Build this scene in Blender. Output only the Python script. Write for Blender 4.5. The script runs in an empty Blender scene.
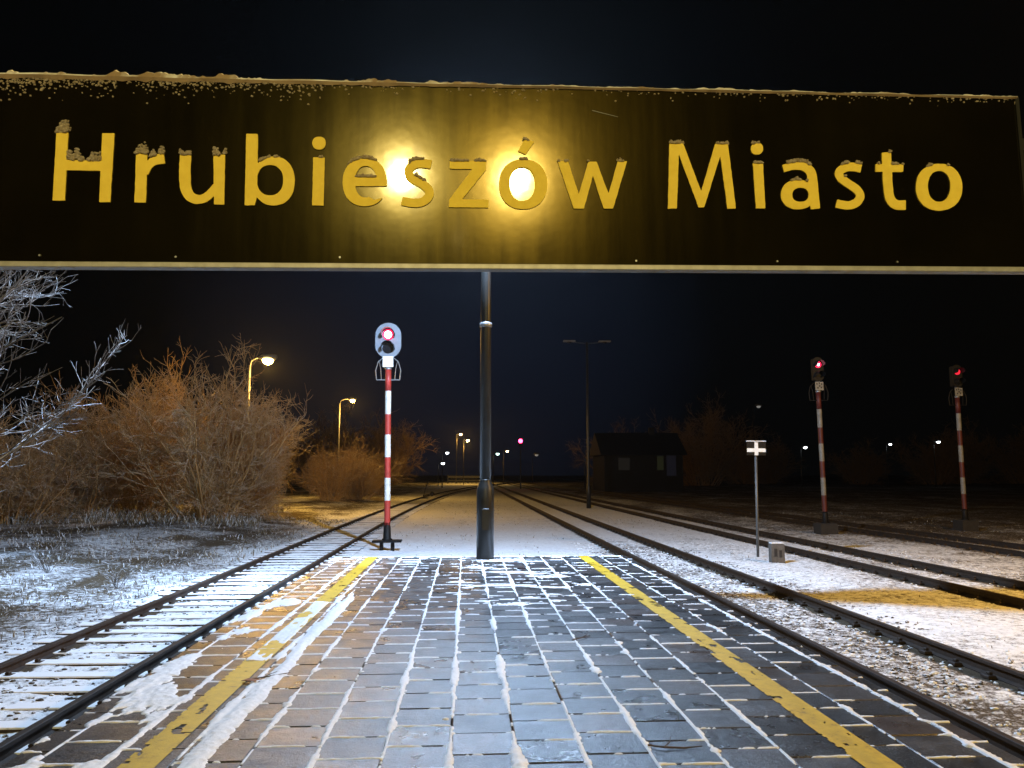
import bpy, math, random
import numpy as np
from mathutils import Vector, Matrix
random.seed(7)
RNG = np.random.default_rng(11)
SC = bpy.context.scene
COL = SC.collection

# ------------------------------------------------------------------ camera
FPX = 800.0
TH = math.atan(90/800.0)
PSI = math.atan(46/800.0*math.cos(TH))
CAMPOS = np.array([0, 0, 1.6])
cam_d = bpy.data.cameras.new('camera'); cam = bpy.data.objects.new('camera', cam_d); COL.objects.link(cam)
cam.location = CAMPOS
cam.rotation_euler = (math.pi/2+TH, 0, -PSI)
cam_d.sensor_width = 36; cam_d.lens = FPX/1024*36
cam_d.clip_start = 0.05; cam_d.clip_end = 3000
SC.camera = cam
cF = np.array([math.sin(PSI)*math.cos(TH), math.cos(PSI)*math.cos(TH), math.sin(TH)])
cR = np.array([math.cos(PSI), -math.sin(PSI), 0.0])
cU = np.cross(cR, cF)
def ray(x, y): return cF+(x-512)/FPX*cR+(384-y)/FPX*cU
def at_z(x, y, z):
    d = ray(x, y); return CAMPOS+d*((z-CAMPOS[2])/d[2])
def at_y(x, y, Y):
    d = ray(x, y); return CAMPOS+d*((Y-CAMPOS[1])/d[1])

# ------------------------------------------------------------------ world
W = bpy.data.worlds.new('World'); SC.world = W; W.use_nodes = True
nt = W.node_tree; bg = nt.nodes['Background']
tc = nt.nodes.new('ShaderNodeTexCoord')
dp = nt.nodes.new('ShaderNodeVectorMath'); dp.operation = 'DOT_PRODUCT'
nt.links.new(tc.outputs['Generated'], dp.inputs[0]); dp.inputs[1].default_value = (-0.03, 0.985, 0.17)
rp = nt.nodes.new('ShaderNodeValToRGB')
rp.color_ramp.elements[0].position = 0.945; rp.color_ramp.elements[0].color = (0.0007, 0.0008, 0.0008, 1)
rp.color_ramp.elements[1].position = 1.0; rp.color_ramp.elements[1].color = (0.0030, 0.0048, 0.0110, 1)
nt.links.new(dp.outputs['Value'], rp.inputs[0]); nt.links.new(rp.outputs[0], bg.inputs[0]); bg.inputs[1].default_value = 1.0

# ------------------------------------------------------------------ exposure
SC.view_settings.view_transform = 'Standard'; SC.view_settings.look = 'None'
SC.view_settings.exposure = 0.0; SC.view_settings.gamma = 1.0
SC.cycles.use_denoising = True
SC.cycles.sample_clamp_indirect = 4.0
SC.cycles.max_bounces = 5
SC.cycles.caustics_reflective = False; SC.cycles.caustics_refractive = False

SODIUM = (1.0, 0.54, 0.10)
COOL = (0.48, 0.69, 1.0)
def light(name, loc, power, color, radius=0.06, parent=None):
    l = bpy.data.lights.new(name, 'POINT'); l.energy = power; l.color = color; l.shadow_soft_size = radius
    o = bpy.data.objects.new(name, l); COL.objects.link(o); o.location = loc
    if parent is not None: o.parent = parent
    return o
P_FLOOD1 = 8500; P_FLOOD2 = 9500
P_TWIN_L = 2400; P_TWIN_R = 3500
P_YARD = 10500
P_S1 = 3700; P_S2 = 2900; P_FAR = 2800

# ------------------------------------------------------------------ materials
def new_mat(name):
    m = bpy.data.materials.new(name); m.use_nodes = True
    return m, m.node_tree, m.node_tree.nodes['Principled BSDF']
def N(nt, t, **kw):
    n = nt.nodes.new(t)
    for k, v in kw.items():
        if k.startswith('i_'):
            key = k[2:]; key = int(key) if key.isdigit() else key
            n.inputs[key].default_value = v
        else: setattr(n, k, v)
    return n
def noise(nt, scale, detail=4, rough=.6, vec=None):
    n = N(nt, 'ShaderNodeTexNoise'); n.inputs['Scale'].default_value = scale
    n.inputs['Detail'].default_value = detail; n.inputs['Roughness'].default_value = rough
    if vec is not None: nt.links.new(vec, n.inputs['Vector'])
    return n
def ramp(nt, src, stops):
    r = N(nt, 'ShaderNodeValToRGB')
    e = r.color_ramp.elements
    while len(e) < len(stops): e.new(0.5)
    for i, (p, c) in enumerate(stops):
        e[i].position = p; e[i].color = (*c, 1) if len(c) == 3 else c
    nt.links.new(src, r.inputs[0]); return r
def g(v): return (v, v, v)
def coords(nt): return N(nt, 'ShaderNodeTexCoord').outputs['Object']
def add_bump(nt, b, src, strength, dist):
    bp = N(nt, 'ShaderNodeBump'); bp.inputs['Strength'].default_value = strength; bp.inputs['Distance'].default_value = dist
    nt.links.new(src, bp.inputs['Height']); nt.links.new(bp.outputs[0], b.inputs['Normal']); return bp
def simple(name, c1, c2=None, scale=8, rough=.6, metal=0, bump=0.2, bdist=.005, spec=.5):
    m, nt, b = new_mat(name); co = coords(nt)
    n = noise(nt, scale, 5, .65, co)
    c2 = c2 or tuple(x*.6 for x in c1)
    r = ramp(nt, n.outputs['Fac'], [(.3, c2), (.65, c1)])
    nt.links.new(r.outputs[0], b.inputs['Base Color'])
    b.inputs['Roughness'].default_value = rough; b.inputs['Metallic'].default_value = metal
    b.inputs['Specular IOR Level'].default_value = spec
    n2 = noise(nt, scale*6, 3, .6, co); add_bump(nt, b, n2.outputs['Fac'], bump, bdist)
    return m
def emit(name, color, strength):
    m, nt, b = new_mat(name)
    b.inputs['Base Color'].default_value = (*[min(1, c*.5) for c in color], 1)
    b.inputs['Emission Color'].default_value = (*color, 1); b.inputs['Emission Strength'].default_value = strength
    return m
def frosty(name, bark, bark2, frost=(.75, .78, .82), lo=-.15, hi=.75, amount=.8):
    """bark with frost lying on the upward sides"""
    m, nt, b = new_mat(name); co = coords(nt)
    n = noise(nt, 3, 3, .6, co)
    r = ramp(nt, n.outputs['Fac'], [(.3, bark2), (.7, bark)])
    ge = N(nt, 'ShaderNodeNewGeometry'); sx = N(nt, 'ShaderNodeSeparateXYZ'); nt.links.new(ge.outputs['Normal'], sx.inputs[0])
    n2 = noise(nt, 9, 3, .6, co)
    ad = N(nt, 'ShaderNodeMath', operation='ADD'); nt.links.new(sx.outputs['Z'], ad.inputs[0])
    mm = N(nt, 'ShaderNodeMath', operation='MULTIPLY_ADD'); nt.links.new(n2.outputs['Fac'], mm.inputs[0]); mm.inputs[1].default_value = 1.4; mm.inputs[2].default_value = -.7
    nt.links.new(mm.outputs[0], ad.inputs[1])
    fr = ramp(nt, ad.outputs[0], [(max(0, lo), g(0)), (hi, g(amount))])
    mx = N(nt, 'ShaderNodeMix', data_type='RGBA'); nt.links.new(fr.outputs[0], mx.inputs[0])
    nt.links.new(r.outputs[0], mx.inputs[6]); mx.inputs[7].default_value = (*frost, 1)
    nt.links.new(mx.outputs[2], b.inputs['Base Color']); b.inputs['Roughness'].default_value = .8
    b.inputs['Specular IOR Level'].default_value = .2
    return m

M = {}
M['red'] = simple('red_paint', (.42, .035, .025), (.28, .03, .02), 6, .5)
M['white'] = simple('white_paint', (.72, .72, .69), (.5, .49, .45), 7, .5)
M['black'] = simple('black_paint', (.006, .006, .0065), (.004, .004, .004), 8, .6, 0, .2, .005, .2)
M['dimmed_red'] = simple('dimmed_red_paint', (.085, .010, .007), (.05, .007, .005), 6, .6)  # red darkened, the yard's dim light put into the paint
M['dimmed_white'] = simple('dimmed_white_paint', (.21, .20, .17), (.12, .115, .10), 7, .6)  # white darkened the same way for the dimly lit right-hand signals
M['post'] = simple('painted_steel', (.020, .020, .019), (.011, .011, .010), 5, .42, 0, .15, .002, .35)
M['galv'] = simple('galvanised_steel', (.34, .35, .36), (.22, .23, .24), 14, .42, .7, .1, .001)
M['post_light'] = simple('grey_post_paint', (.08, .08, .077), (.05, .05, .048), 9, .5)
M['concrete'] = simple('weathered_concrete', (.10, .092, .082), (.055, .05, .045), 9, .85, 0, .5, .006)
M['dark_concrete'] = simple('dark_concrete', (.024, .021, .018), (.014, .012, .011), 6, .85, 0, .5, .006)  # colour lowered for the dimly lit signal feet; platform and marks share it
M['rust'] = simple('rusty_rail_steel', (.040, .026, .018), (.018, .013, .010), 12, .7, .0, .4, .003, .25)
M['alu'] = simple('aluminium_trim', (.45, .44, .42), (.3, .29, .27), 20, .5, .3, .1, .001)
M['snow'] = simple('snow_crust', (.80, .82, .85), (.66, .68, .72), 30, .75, 0, .6, .006, .25)
M['amber_snow'] = simple('frozen_snow_crust', (.72, .63, .48), (.42, .32, .20), 90, .8, 0, .9, .01, .2)  # sodium light on the board's front snow put into its brown tone
M['letter'] = simple('yellow_letter_paint', (.90, .68, .085), (.82, .60, .065), 26, .7, 0, .2, .002, .3)
M['lens_red'] = emit('red_signal_glass', (1.0, .03, .12), 26)
M['hood_glow'] = emit('red_hood_glow', (1.0, .01, .10), 1.1)  # outer disc glows in place of red light inside the hood
M['lens_red_dim'] = emit('dim_red_signal_glass', (1.0, .02, .06), .8)
M['lens_core'] = emit('lit_lens_core', (1.0, .45, .55), 22)
M['lens_off'] = simple('dark_lens_glass', (.01, .01, .012), (.006, .006, .008), 3, .15)
M['lamp_sodium'] = emit('sodium_lamp_glass', (1.0, .66, .18), 42)
M['lamp_sodium_far'] = emit('far_sodium_lamp_glass', (1.0, .70, .36), 18)
M['lamp_pale'] = emit('pale_sodium_lamp_glass', (1.0, .80, .42), 55)
M['lamp_cool'] = emit('cool_lamp_glass', COOL, 30)
M['lamp_white_far'] = emit('far_white_lamp_glass', (.86, .95, 1.0), 9)
M['lamp_green_far'] = emit('far_greenish_lamp_glass', (.62, 1.0, .88), 10)
M['lamp_faint'] = emit('faint_lamp_glass', (.9, .9, .85), .16)
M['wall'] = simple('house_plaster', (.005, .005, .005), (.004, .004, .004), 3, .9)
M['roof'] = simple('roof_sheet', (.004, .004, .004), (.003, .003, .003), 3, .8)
M['win_blue'] = emit('dim_blue_window', (.05, .10, .30), .018)
M['win_green'] = emit('dim_green_window', (.22, .30, .10), .022)
M['win_grey'] = emit('dim_grey_window', (.2, .26, .3), .010)
for k_ in ('win_blue', 'win_green', 'win_grey'): M[k_].node_tree.nodes['Principled BSDF'].inputs['Base Color'].default_value = (.006, .007, .008, 1)
M['tree'] = frosty('frosted_bark', (.10, .085, .075), (.05, .042, .036), lo=.12, hi=.8, amount=.8)
M['bush'] = frosty('brown_shrub_bark', (.46, .29, .125), (.28, .17, .07), frost=(.66, .65, .64), lo=.30, hi=.95, amount=.7)
M['grass'] = frosty('frosted_dry_grass', (.24, .20, .13), (.11, .09, .055), frost=(.72, .76, .82), lo=.2, hi=.7, amount=.8)
M['stone'] = frosty('snowy_ballast_stone', (.085, .072, .060), (.04, .034, .03), lo=.55, hi=.95, amount=.85)
M['sleeper'] = frosty('snowy_sleeper_wood', (.045, .034, .026), (.022, .018, .014), frost=(.78, .8, .84), lo=.25, hi=.62, amount=.96)
M['leaf'] = simple('dead_leaf', (.30, .12, .03), (.16, .06, .02), 30, .7)
M['twig'] = simple('dead_twig', (.09, .06, .04), (.04, .03, .02), 30, .8)

def sign_face():
    m, nt, b = new_mat('sign_face_enamel'); co = coords(nt)
    # smudged dark enamel: brown-gold gloss under a clear lacquer
    n = noise(nt, 2.2, 4, .6, co)
    r = ramp(nt, n.outputs['Fac'], [(.3, (.0035, .0032, .0026)), (.7, (.007, .006, .004))])
    nt.links.new(r.outputs[0], b.inputs['Base Color'])
    b.inputs['Metallic'].default_value = 0.0
    mp = N(nt, 'ShaderNodeMapping'); mp.inputs['Scale'].default_value = (16, 16, 1.2); nt.links.new(co, mp.inputs[0])
    ns = noise(nt, 1.0, 4, .6, mp.outputs[0])
    rr = ramp(nt, ns.outputs['Fac'], [(.25, g(.14)), (.75, g(.21))])
    nt.links.new(rr.outputs[0], b.inputs['Roughness'])
    b.inputs['Specular IOR Level'].default_value = .20
    b.inputs['Specular Tint'].default_value = (1.0, .80, .22, 1)
    b.inputs['Coat Weight'].default_value = .5; b.inputs['Coat Roughness'].default_value = .082
    b.inputs['Coat Tint'].default_value = (1, .88, .35, 1)
    nb = noise(nt, 5.5, 3, .55, co)
    bp = add_bump(nt, b, nb.outputs['Fac'], .035, .010)
    nt.links.new(bp.outputs[0], b.inputs['Coat Normal'])
    return m
M['face'] = sign_face()

def paver_mat():
    m, nt, b = new_mat('wet_concrete_paver'); co = coords(nt)
    ge = N(nt, 'ShaderNodeNewGeometry')
    isl = ramp(nt, ge.outputs['Random Per Island'], [(0, (.012, .012, .012)), (.45, (.024, .023, .023)), (.85, (.040, .036, .034)), (1, (.060, .044, .036))])
    n1 = noise(nt, 5, 5, .7, co)
    r1 = ramp(nt, n1.outputs['Fac'], [(.3, g(.62)), (.7, g(1.35))])
    mx = N(nt, 'ShaderNodeMix', data_type='RGBA', blend_type='MULTIPLY'); mx.inputs[0].default_value = 1
    nt.links.new(isl.outputs[0], mx.inputs[6]); nt.links.new(r1.outputs[0], mx.inputs[7])
    nf = noise(nt, 75, 4, .75, co)         # frost grains
    rf = ramp(nt, nf.outputs['Fac'], [(.52, g(0)), (.64, g(.40))])
    nl = noise(nt, 1.3, 3, .6, co); rl = ramp(nt, nl.outputs['Fac'], [(.38, g(.04)), (.66, g(.9))])
    mf = N(nt, 'ShaderNodeMath', operation='MULTIPLY'); nt.links.new(rf.outputs[0], mf.inputs[0]); nt.links.new(rl.outputs[0], mf.inputs[1])
    mx2 = N(nt, 'ShaderNodeMix', data_type='RGBA'); nt.links.new(mf.outputs[0], mx2.inputs[0])
    nt.links.new(mx.outputs[2], mx2.inputs[6]); mx2.inputs[7].default_value = (.5, .53, .58, 1)
    nt.links.new(mx2.outputs[2], b.inputs['Base Color'])
    nr = noise(nt, 4.5, 4, .6, co)
    r0 = ramp(nt, nr.outputs['Fac'], [(.3, g(.20)), (.7, g(.38))]); rq = ramp(nt, ge.outputs['Random Per Island'], [(0, g(.14)), (.33, g(0)), (.66, g(.16)), (1, g(.04))])
    rr = N(nt, 'ShaderNodeMath', operation='ADD'); nt.links.new(r0.outputs[0], rr.inputs[0]); nt.links.new(rq.outputs[0], rr.inputs[1])
    # a film of meltwater near the left edge
    ds = N(nt, 'ShaderNodeVectorMath', operation='DISTANCE'); ds.inputs[1].default_value = (-2.55, 11.4, 0)
    mp = N(nt, 'ShaderNodeMapping'); mp.inputs['Scale'].default_value = (1, .55, 1); mp.inputs['Location'].default_value = (0, 11.4*.45, 0); nt.links.new(co, mp.inputs[0])
    nt.links.new(mp.outputs[0], ds.inputs[0])
    nw = noise(nt, 2.2, 4, .65, co)
    wm = N(nt, 'ShaderNodeMath', operation='MULTIPLY_ADD'); nt.links.new(nw.outputs['Fac'], wm.inputs[0]); wm.inputs[1].default_value = -1.6; wm.inputs[2].default_value = 1.75
    wd = N(nt, 'ShaderNodeMath', operation='SUBTRACT'); nt.links.new(wm.outputs[0], wd.inputs[0]); nt.links.new(ds.outputs['Value'], wd.inputs[1])
    wr = ramp(nt, wd.outputs[0], [(0.0, g(0)), (.14, g(1))])
    wx = N(nt, 'ShaderNodeMix', data_type='FLOAT'); nt.links.new(wr.outputs[0], wx.inputs[0]); nt.links.new(rr.outputs[0], wx.inputs[2]); wx.inputs[3].default_value = .20
    nt.links.new(wx.outputs[0], b.inputs['Roughness'])
    nb = noise(nt, 85, 4, .7, co)
    nb2 = noise(nt, 14, 3, .6, co)
    ad = N(nt, 'ShaderNodeMath', operation='MULTIPLY_ADD'); nt.links.new(nb2.outputs['Fac'], ad.inputs[0]); ad.inputs[1].default_value = 1.5; nt.links.new(nb.outputs['Fac'], ad.inputs[2])
    add_bump(nt, b, ad.outputs[0], .60, .007)
    b.inputs['Specular IOR Level'].default_value = .5
    return m
M['paver'] = paver_mat()

def yellow_mat():
    m, nt, b = new_mat('worn_yellow_line_paint'); co = coords(nt)
    n = noise(nt, 9, 6, .75, co)
    r = ramp(nt, n.outputs['Fac'], [(.28, (.16, .10, .02)), (.42, (.46, .30, .012)), (.7, (.60, .40, .015))])
    nt.links.new(r.outputs[0], b.inputs['Base Color']); b.inputs['Roughness'].default_value = .55
    nb = noise(nt, 85, 4, .7, co); add_bump(nt, b, nb.outputs['Fac'], .4, .005)
    return m
M['yellow'] = yellow_mat()

def ground_mat():
    m, nt, b = new_mat('snowy_ground'); co = coords(nt)
    at = N(nt, 'ShaderNodeAttribute', attribute_name='cover')
    n1 = noise(nt, 9, 6, .72, co); n2 = noise(nt, 1.1, 4, .6, co); n3 = noise(nt, 45, 4, .7, co)
    a = N(nt, 'ShaderNodeMath', operation='MULTIPLY_ADD'); nt.links.new(n1.outputs['Fac'], a.inputs[0]); a.inputs[1].default_value = .9
    nt.links.new(at.outputs['Fac'], a.inputs[2])
    a2 = N(nt, 'ShaderNodeMath', operation='MULTIPLY_ADD'); nt.links.new(n2.outputs['Fac'], a2.inputs[0]); a2.inputs[1].default_value = .35
    nt.links.new(a.outputs[0], a2.inputs[2])
    a3 = N(nt, 'ShaderNodeMath', operation='MULTIPLY_ADD'); nt.links.new(n3.outputs['Fac'], a3.inputs[0]); a3.inputs[1].default_value = .45
    nt.links.new(a2.outputs[0], a3.inputs[2])
    sn = N(nt, 'ShaderNodeMapRange'); sn.inputs[1].default_value = 1.02; sn.inputs[2].default_value = 1.22
    nt.links.new(a3.outputs[0], sn.inputs[0])
    dirt = ramp(nt, n3.outputs['Fac'], [(.3, (.030, .022, .015)), (.55, (.085, .062, .038)), (.75, (.15, .11, .065))])
    snow = ramp(nt, n1.outputs['Fac'], [(.3, (.60, .62, .66)), (.6, (.80, .82, .85))])
    mx = N(nt, 'ShaderNodeMix', data_type='RGBA'); nt.links.new(sn.outputs[0], mx.inputs[0])
    nt.links.new(dirt.outputs[0], mx.inputs[6]); nt.links.new(snow.outputs[0], mx.inputs[7])
    nt.links.new(mx.outputs[2], b.inputs['Base Color']); b.inputs['Roughness'].default_value = .85
    b.inputs['Specular IOR Level'].default_value = .2
    add_bump(nt, b, a3.outputs[0], .8, .03)
    return m
M['ground'] = ground_mat()

# ------------------------------------------------------------------ builders
def tag(o, label=None, cat=None, group=None, kind=None):
    if label: o['label'] = label
    if cat: o['category'] = cat
    if group: o['group'] = group
    if kind: o['kind'] = kind
    return o
def thing(name, label, cat, loc=(0, 0, 0), group=None, rz=0):
    o = bpy.data.objects.new(name, None); COL.objects.link(o); o.location = loc; o.rotation_euler = (0, 0, rz)
    o.empty_display_size = .2
    return tag(o, label, cat, group)
def np_mesh(name, V, F, mat, parent=None, smooth=False):
    me = bpy.data.meshes.new(name); me.from_pydata([tuple(v) for v in V] if not isinstance(V, np.ndarray) else V.tolist(), [], F if isinstance(F, list) else F.tolist())
    me.update()
    mats = mat if isinstance(mat, (list, tuple)) else [mat]
    for m_ in mats: me.materials.append(m_)
    if smooth: me.polygons.foreach_set('use_smooth', [True]*len(me.polygons))
    o = bpy.data.objects.new(name, me); COL.objects.link(o)
    if parent is not None: o.parent = parent
    return o
class MB:
    def __init__(s): s.v = []; s.f = []; s.mi = []; s.cur = 0
    def _add(s, vs, fs):
        n = len(s.v); s.v += [tuple(map(float, v)) for v in vs]; s.f += [tuple(i+n for i in f) for f in fs]; s.mi += [s.cur]*len(fs); return s
    def box(s, x0, x1, y0, y1, z0, z1, bev=0.0, xf=None):
        if bev <= 0:
            vs = [(x, y, z) for z in (z0, z1) for y in (y0, y1) for x in (x0, x1)]
            fs = [(0, 2, 3, 1), (4, 5, 7, 6), (0, 1, 5, 4), (2, 6, 7, 3), (0, 4, 6, 2), (1, 3, 7, 5)]
        else:
            b = bev; vs = []
            for z, i in ((z0, b), (z0+b, 0), (z1-b, 0), (z1, b)):
                vs += [(x0+i, y0+i, z), (x1-i, y0+i, z), (x1-i, y1-i, z), (x0+i, y1-i, z)]
            # chamfer the vertical edges a little by reusing the inset rings
            fs = [(3, 2, 1, 0), (12, 13, 14, 15)]
            for k in range(3):
                for j in range(4):
                    a, c = k*4+j, k*4+(j+1) % 4; fs.append((a, c, c+4, a+4))
        if xf: vs = [xf(v) for v in vs]
        return s._add(vs, fs)
    def lathe(s, prof, cx=0, cy=0, n=20, caps=True):
        vs = []; fs = []
        for (r, z) in prof:
            for k in range(n):
                a = 2*math.pi*k/n; vs.append((cx+r*math.cos(a), cy+r*math.sin(a), z))
        for i in range(len(prof)-1):
            for k in range(n):
                a, b = i*n+k, i*n+(k+1) % n; fs.append((a, b, b+n, a+n))
        if caps:
            fs.append(tuple(range(n-1, -1, -1))); o = (len(prof)-1)*n; fs.append(tuple(o+k for k in range(n)))
        return s._add(vs, fs)
    def tube(s, pts, r, n=8, caps=True):
        pts = [Vector(p) for p in pts]; rs = r if isinstance(r, (list, tuple)) else [r]*len(pts)
        vs = []; fs = []
        for i, p in enumerate(pts):
            d = (pts[min(i+1, len(pts)-1)]-pts[max(i-1, 0)])
            if d.length < 1e-9: d = Vector((0, 0, 1))
            d.normalize(); u = d.orthogonal().normalized() if i == 0 else (u-d*u.dot(d)).normalized(); w = d.cross(u)
            for k in range(n):
                a = 2*math.pi*k/n; vs.append(p+(u*math.cos(a)+w*math.sin(a))*rs[i])
        for i in range(len(pts)-1):
            for k in range(n):
                a, b = i*n+k, i*n+(k+1) % n; fs.append((a, b, b+n, a+n))
        if caps: fs.append(tuple(range(n-1, -1, -1))); o = (len(pts)-1)*n; fs.append(tuple(o+k for k in range(n)))
        return s._add(vs, fs)
    def prism(s, outline, y0, y1):
        """outline [(x,z)] extruded from y0 (front) to y1"""
        n = len(outline); vs = [(x, y0, z) for x, z in outline]+[(x, y1, z) for x, z in outline]
        fs = [tuple(range(n)), tuple(range(2*n-1, n-1, -1))]
        fs += [(i, i+n, (i+1) % n+n, (i+1) % n) for i in range(n)]
        return s._add(vs, fs)
    def build(s, name, mat, parent=None, smooth=False, auto=None):
        o = np_mesh(name, s.v, s.f, mat, parent)
        if isinstance(mat, (list, tuple)): o.data.polygons.foreach_set('material_index', s.mi)
        if smooth:
            me = o.data; me.polygons.foreach_set('use_smooth', [len(p.vertices) == 4 for p in me.polygons])
        return o
# value noise
_TAB = RNG.random((257, 257))
def vnoise(x, y):
    x = np.asarray(x, float); y = np.asarray(y, float)
    xi = np.floor(x).astype(int); yi = np.floor(y).astype(int); fx = x-xi; fy = y-yi
    fx = fx*fx*(3-2*fx); fy = fy*fy*(3-2*fy); xi %= 256; yi %= 256
    a = _TAB[xi, yi]; b = _TAB[xi+1, yi]; c = _TAB[xi, yi+1]; d = _TAB[xi+1, yi+1]
    return (a*(1-fx)+b*fx)*(1-fy)+(c*(1-fx)+d*fx)*fy
def fbm(x, y, o=4, gain=.55):
    s = 0; a = 1; t = 0
    for k in range(o):
        s = s+a*vnoise(x*2**k+17.3*k, y*2**k+9.1*k); t += a; a *= gain
    return s/t
def smooth01(x, a, b):
    t = np.clip((x-a)/(b-a), 0, 1); return t*t*(3-2*t)

# ================================================================== SETTING
GZ = -0.60           # ground
RZ = -0.45           # rail tops
PX0, PX1, PY1 = -2.56, 3.15, 15.9
PY0 = -9.0
T = 0.385; JX = -0.081     # paver size and a joint position

def left_center(Y):
    Y = np.asarray(Y, float); return -4.28+0.00058*np.maximum(Y-30, 0)**2
TRACKS = {'left': left_center, 'r1': lambda Y: 5.02+0*np.asarray(Y, float), 'r2': lambda Y: 9.95+0*np.asarray(Y, float), 'r3': lambda Y: 15.6+0*np.asarray(Y, float)}

def rail_dist(X, Y):
    d = np.full(np.shape(X), 99.0)
    for f in TRACKS.values():
        c = f(Y); d = np.minimum(d, np.abs(np.abs(X-c)-.7525))
    return d
def ground_h(X, Y):
    h = GZ+(fbm(X*.35, Y*.35, 3)-.5)*.12+(fbm(X*3, Y*3, 3)-.5)*.05
    # track beds are level
    w = np.zeros(np.shape(X))
    for f in TRACKS.values():
        w = np.maximum(w, 1-smooth01(np.abs(X-f(Y)), 1.3, 2.1))
    bed = GZ+(fbm(X*4, Y*4, 3)-.5)*.035
    h = h*(1-w)+bed*w
    h = h+(1-smooth01(np.abs(X-left_center(Y)), 1.25, 1.6))*(-.004+.040*fbm(X*2.2, Y*2.2, 3))
    # the field on the left rises gently away from the line
    h = h+smooth01(-X, 6.2, 11)*.28*(1-smooth01(Y, 60, 90))
    # flat under the platform
    inp = (1-smooth01(np.abs(X-.34), 3.0, 3.2))*(1-smooth01(Y, 15.9, 16.3))
    return h*(1-inp)+(GZ-.03)*inp
def cover(X, Y):
    c = .34+(fbm(X*.6+40, Y*.25, 3)-.5)*.25
    rd = rail_dist(X, Y)
    c = c-.55*(1-smooth01(rd, .07, .26))
    # left rough field is thinner snow among grass, cut further to imitate its dim light
    c = c-(.065+.48*np.clip(fbm(X*.9+3, Y*.45, 4)-.35, 0, 1))*smooth01(-X, 5.6, 7.5)
    # between platform and second rail ballast shows through
    near = smooth01(X, 3.0, 3.6)*(1-smooth01(X, 5.6, 6.6))*(1-smooth01(Y, 10, 24))
    c = c-.09*near
    c = c+.30*(1-smooth01(np.abs(X-.3), 2.6, 3.4))*(1-smooth01(Y, 24, 34))
    c = c+.12*(1-smooth01(np.abs(X-3.0), 6, 8))*smooth01(Y, 20, 30)
    # snow thinned across the right-hand yard to darken it where light fades
    c = c-.19*smooth01(X+np.minimum(3, np.maximum(0, Y-18)*.12), 11, 19)
    return c
def make_ground():
    ys = [-60, -30, -15, -8, -4]; y = 0.0
    while y < 1200:
        ys.append(y); y += max(.10, abs(y-6)*.011) if y > 3 else .5
    xs = []; x = 0.0
    while x < 1400:
        xs.append(x); x += .10 if x < 8 else max(.10, (x-8)*.05+.10)
    xs = np.array(sorted(set([-a for a in xs]+xs))); ys = np.array(ys)
    X, Y = np.meshgrid(xs, ys)
    Z = ground_h(X, Y); C = cover(X, Y)
    V = np.stack([X, Y, Z], -1).reshape(-1, 3); nx, ny = len(xs), len(ys)
    idx = np.arange(nx*ny).reshape(ny, nx)
    F = np.stack([idx[:-1, :-1], idx[:-1, 1:], idx[1:, 1:], idx[1:, :-1]], -1).reshape(-1, 4)
    o = np_mesh('ground', V, F, M['ground'], smooth=True)
    a = o.data.attributes.new('cover', 'FLOAT', 'POINT'); a.data.foreach_set('value', C.reshape(-1))
    tag(o, kind='structure')
make_ground()

# ---- platform: edge walls + pavers
ROWOFF = {k: (0.0 if k % 2 else .5)+random.uniform(-.12, .12) for k in range(-12, 14)}
def make_platform():
    mb = MB()
    mb.box(PX0+.06, PX1-.06, PY0, PY1-.05, GZ-.2, -.055)
    o = mb.build('platform', M['dark_concrete']); tag(o, kind='structure')
    mb = MB()
    ks = range(-12, 14)
    for k in ks:
        x0 = JX+k*T; x1 = x0+T
        if x1 < PX0+.02 or x0 > PX1-.02: continue
        x0 = max(x0, PX0); x1 = min(x1, PX1)
        off = ROWOFF[k]*T
        j = int((PY0)/T)
        while True:
            y0 = j*T+off; y1 = y0+T
            j += 1
            if y0 >= PY1-.03: break
            y1 = min(y1, PY1)
            gp = .004+random.uniform(0, .002)
            dz = random.uniform(-.003, .001); tx = random.uniform(-.004, .004); ty = random.uniform(-.004, .004)
            cx, cy = (x0+x1)/2, (y0+y1)/2
            xf = lambda v, dz=dz, tx=tx, ty=ty, cx=cx, cy=cy: (v[0], v[1], v[2]+dz+(v[0]-cx)*tx+(v[1]-cy)*ty)
            mb.box(x0+gp, x1-gp, y0+gp, y1-gp, -.05, 0, .006, xf)
    tag(mb.build('paving', M['paver']), kind='structure')
make_platform()

def sheet(name, xs, ys, keep, zf, mat):
    X, Y = np.meshgrid(xs, ys); K = keep(X, Y); Z = zf(X, Y)
    nx, ny = len(xs), len(ys)
    idx = np.arange(nx*ny).reshape(ny, nx)
    cell = K[:-1, :-1] | K[:-1, 1:] | K[1:, 1:] | K[1:, :-1]
    F = np.stack([idx[:-1, :-1], idx[:-1, 1:], idx[1:, 1:], idx[1:, :-1]], -1)[cell]
    used, inv = np.unique(F.reshape(-1), return_inverse=True)
    V = np.stack([X, Y, Z], -1).reshape(-1, 3)[used]
    return np_mesh(name, V, inv.reshape(-1, 4), mat, smooth=True)
YL = [(-1.885, -1.70), (2.205, 2.395)]
def joint_dist(X, Y):
    k = np.floor((X-JX)/T).astype(int)
    dc = np.minimum(X-JX-k*T, (k+1)*T-(X-JX))
    kc = np.round((X-JX)/T).astype(int)
    offs = np.array([ROWOFF.get(i, 0) for i in range(-20, 25)])[np.clip(k+20, 0, 44)]
    q = (Y/T-offs); dr = np.abs(q-np.round(q))*T
    return dc, kc, dr, k
COLW = {-6: .012, -5: .016, -4: .020, -3: .013, -2: .015, -1: .017, 0: .017, 1: .024, 2: .018, 3: .015, 4: .015, 5: .012, 6: .010, 7: .010, 8: .012}
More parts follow.
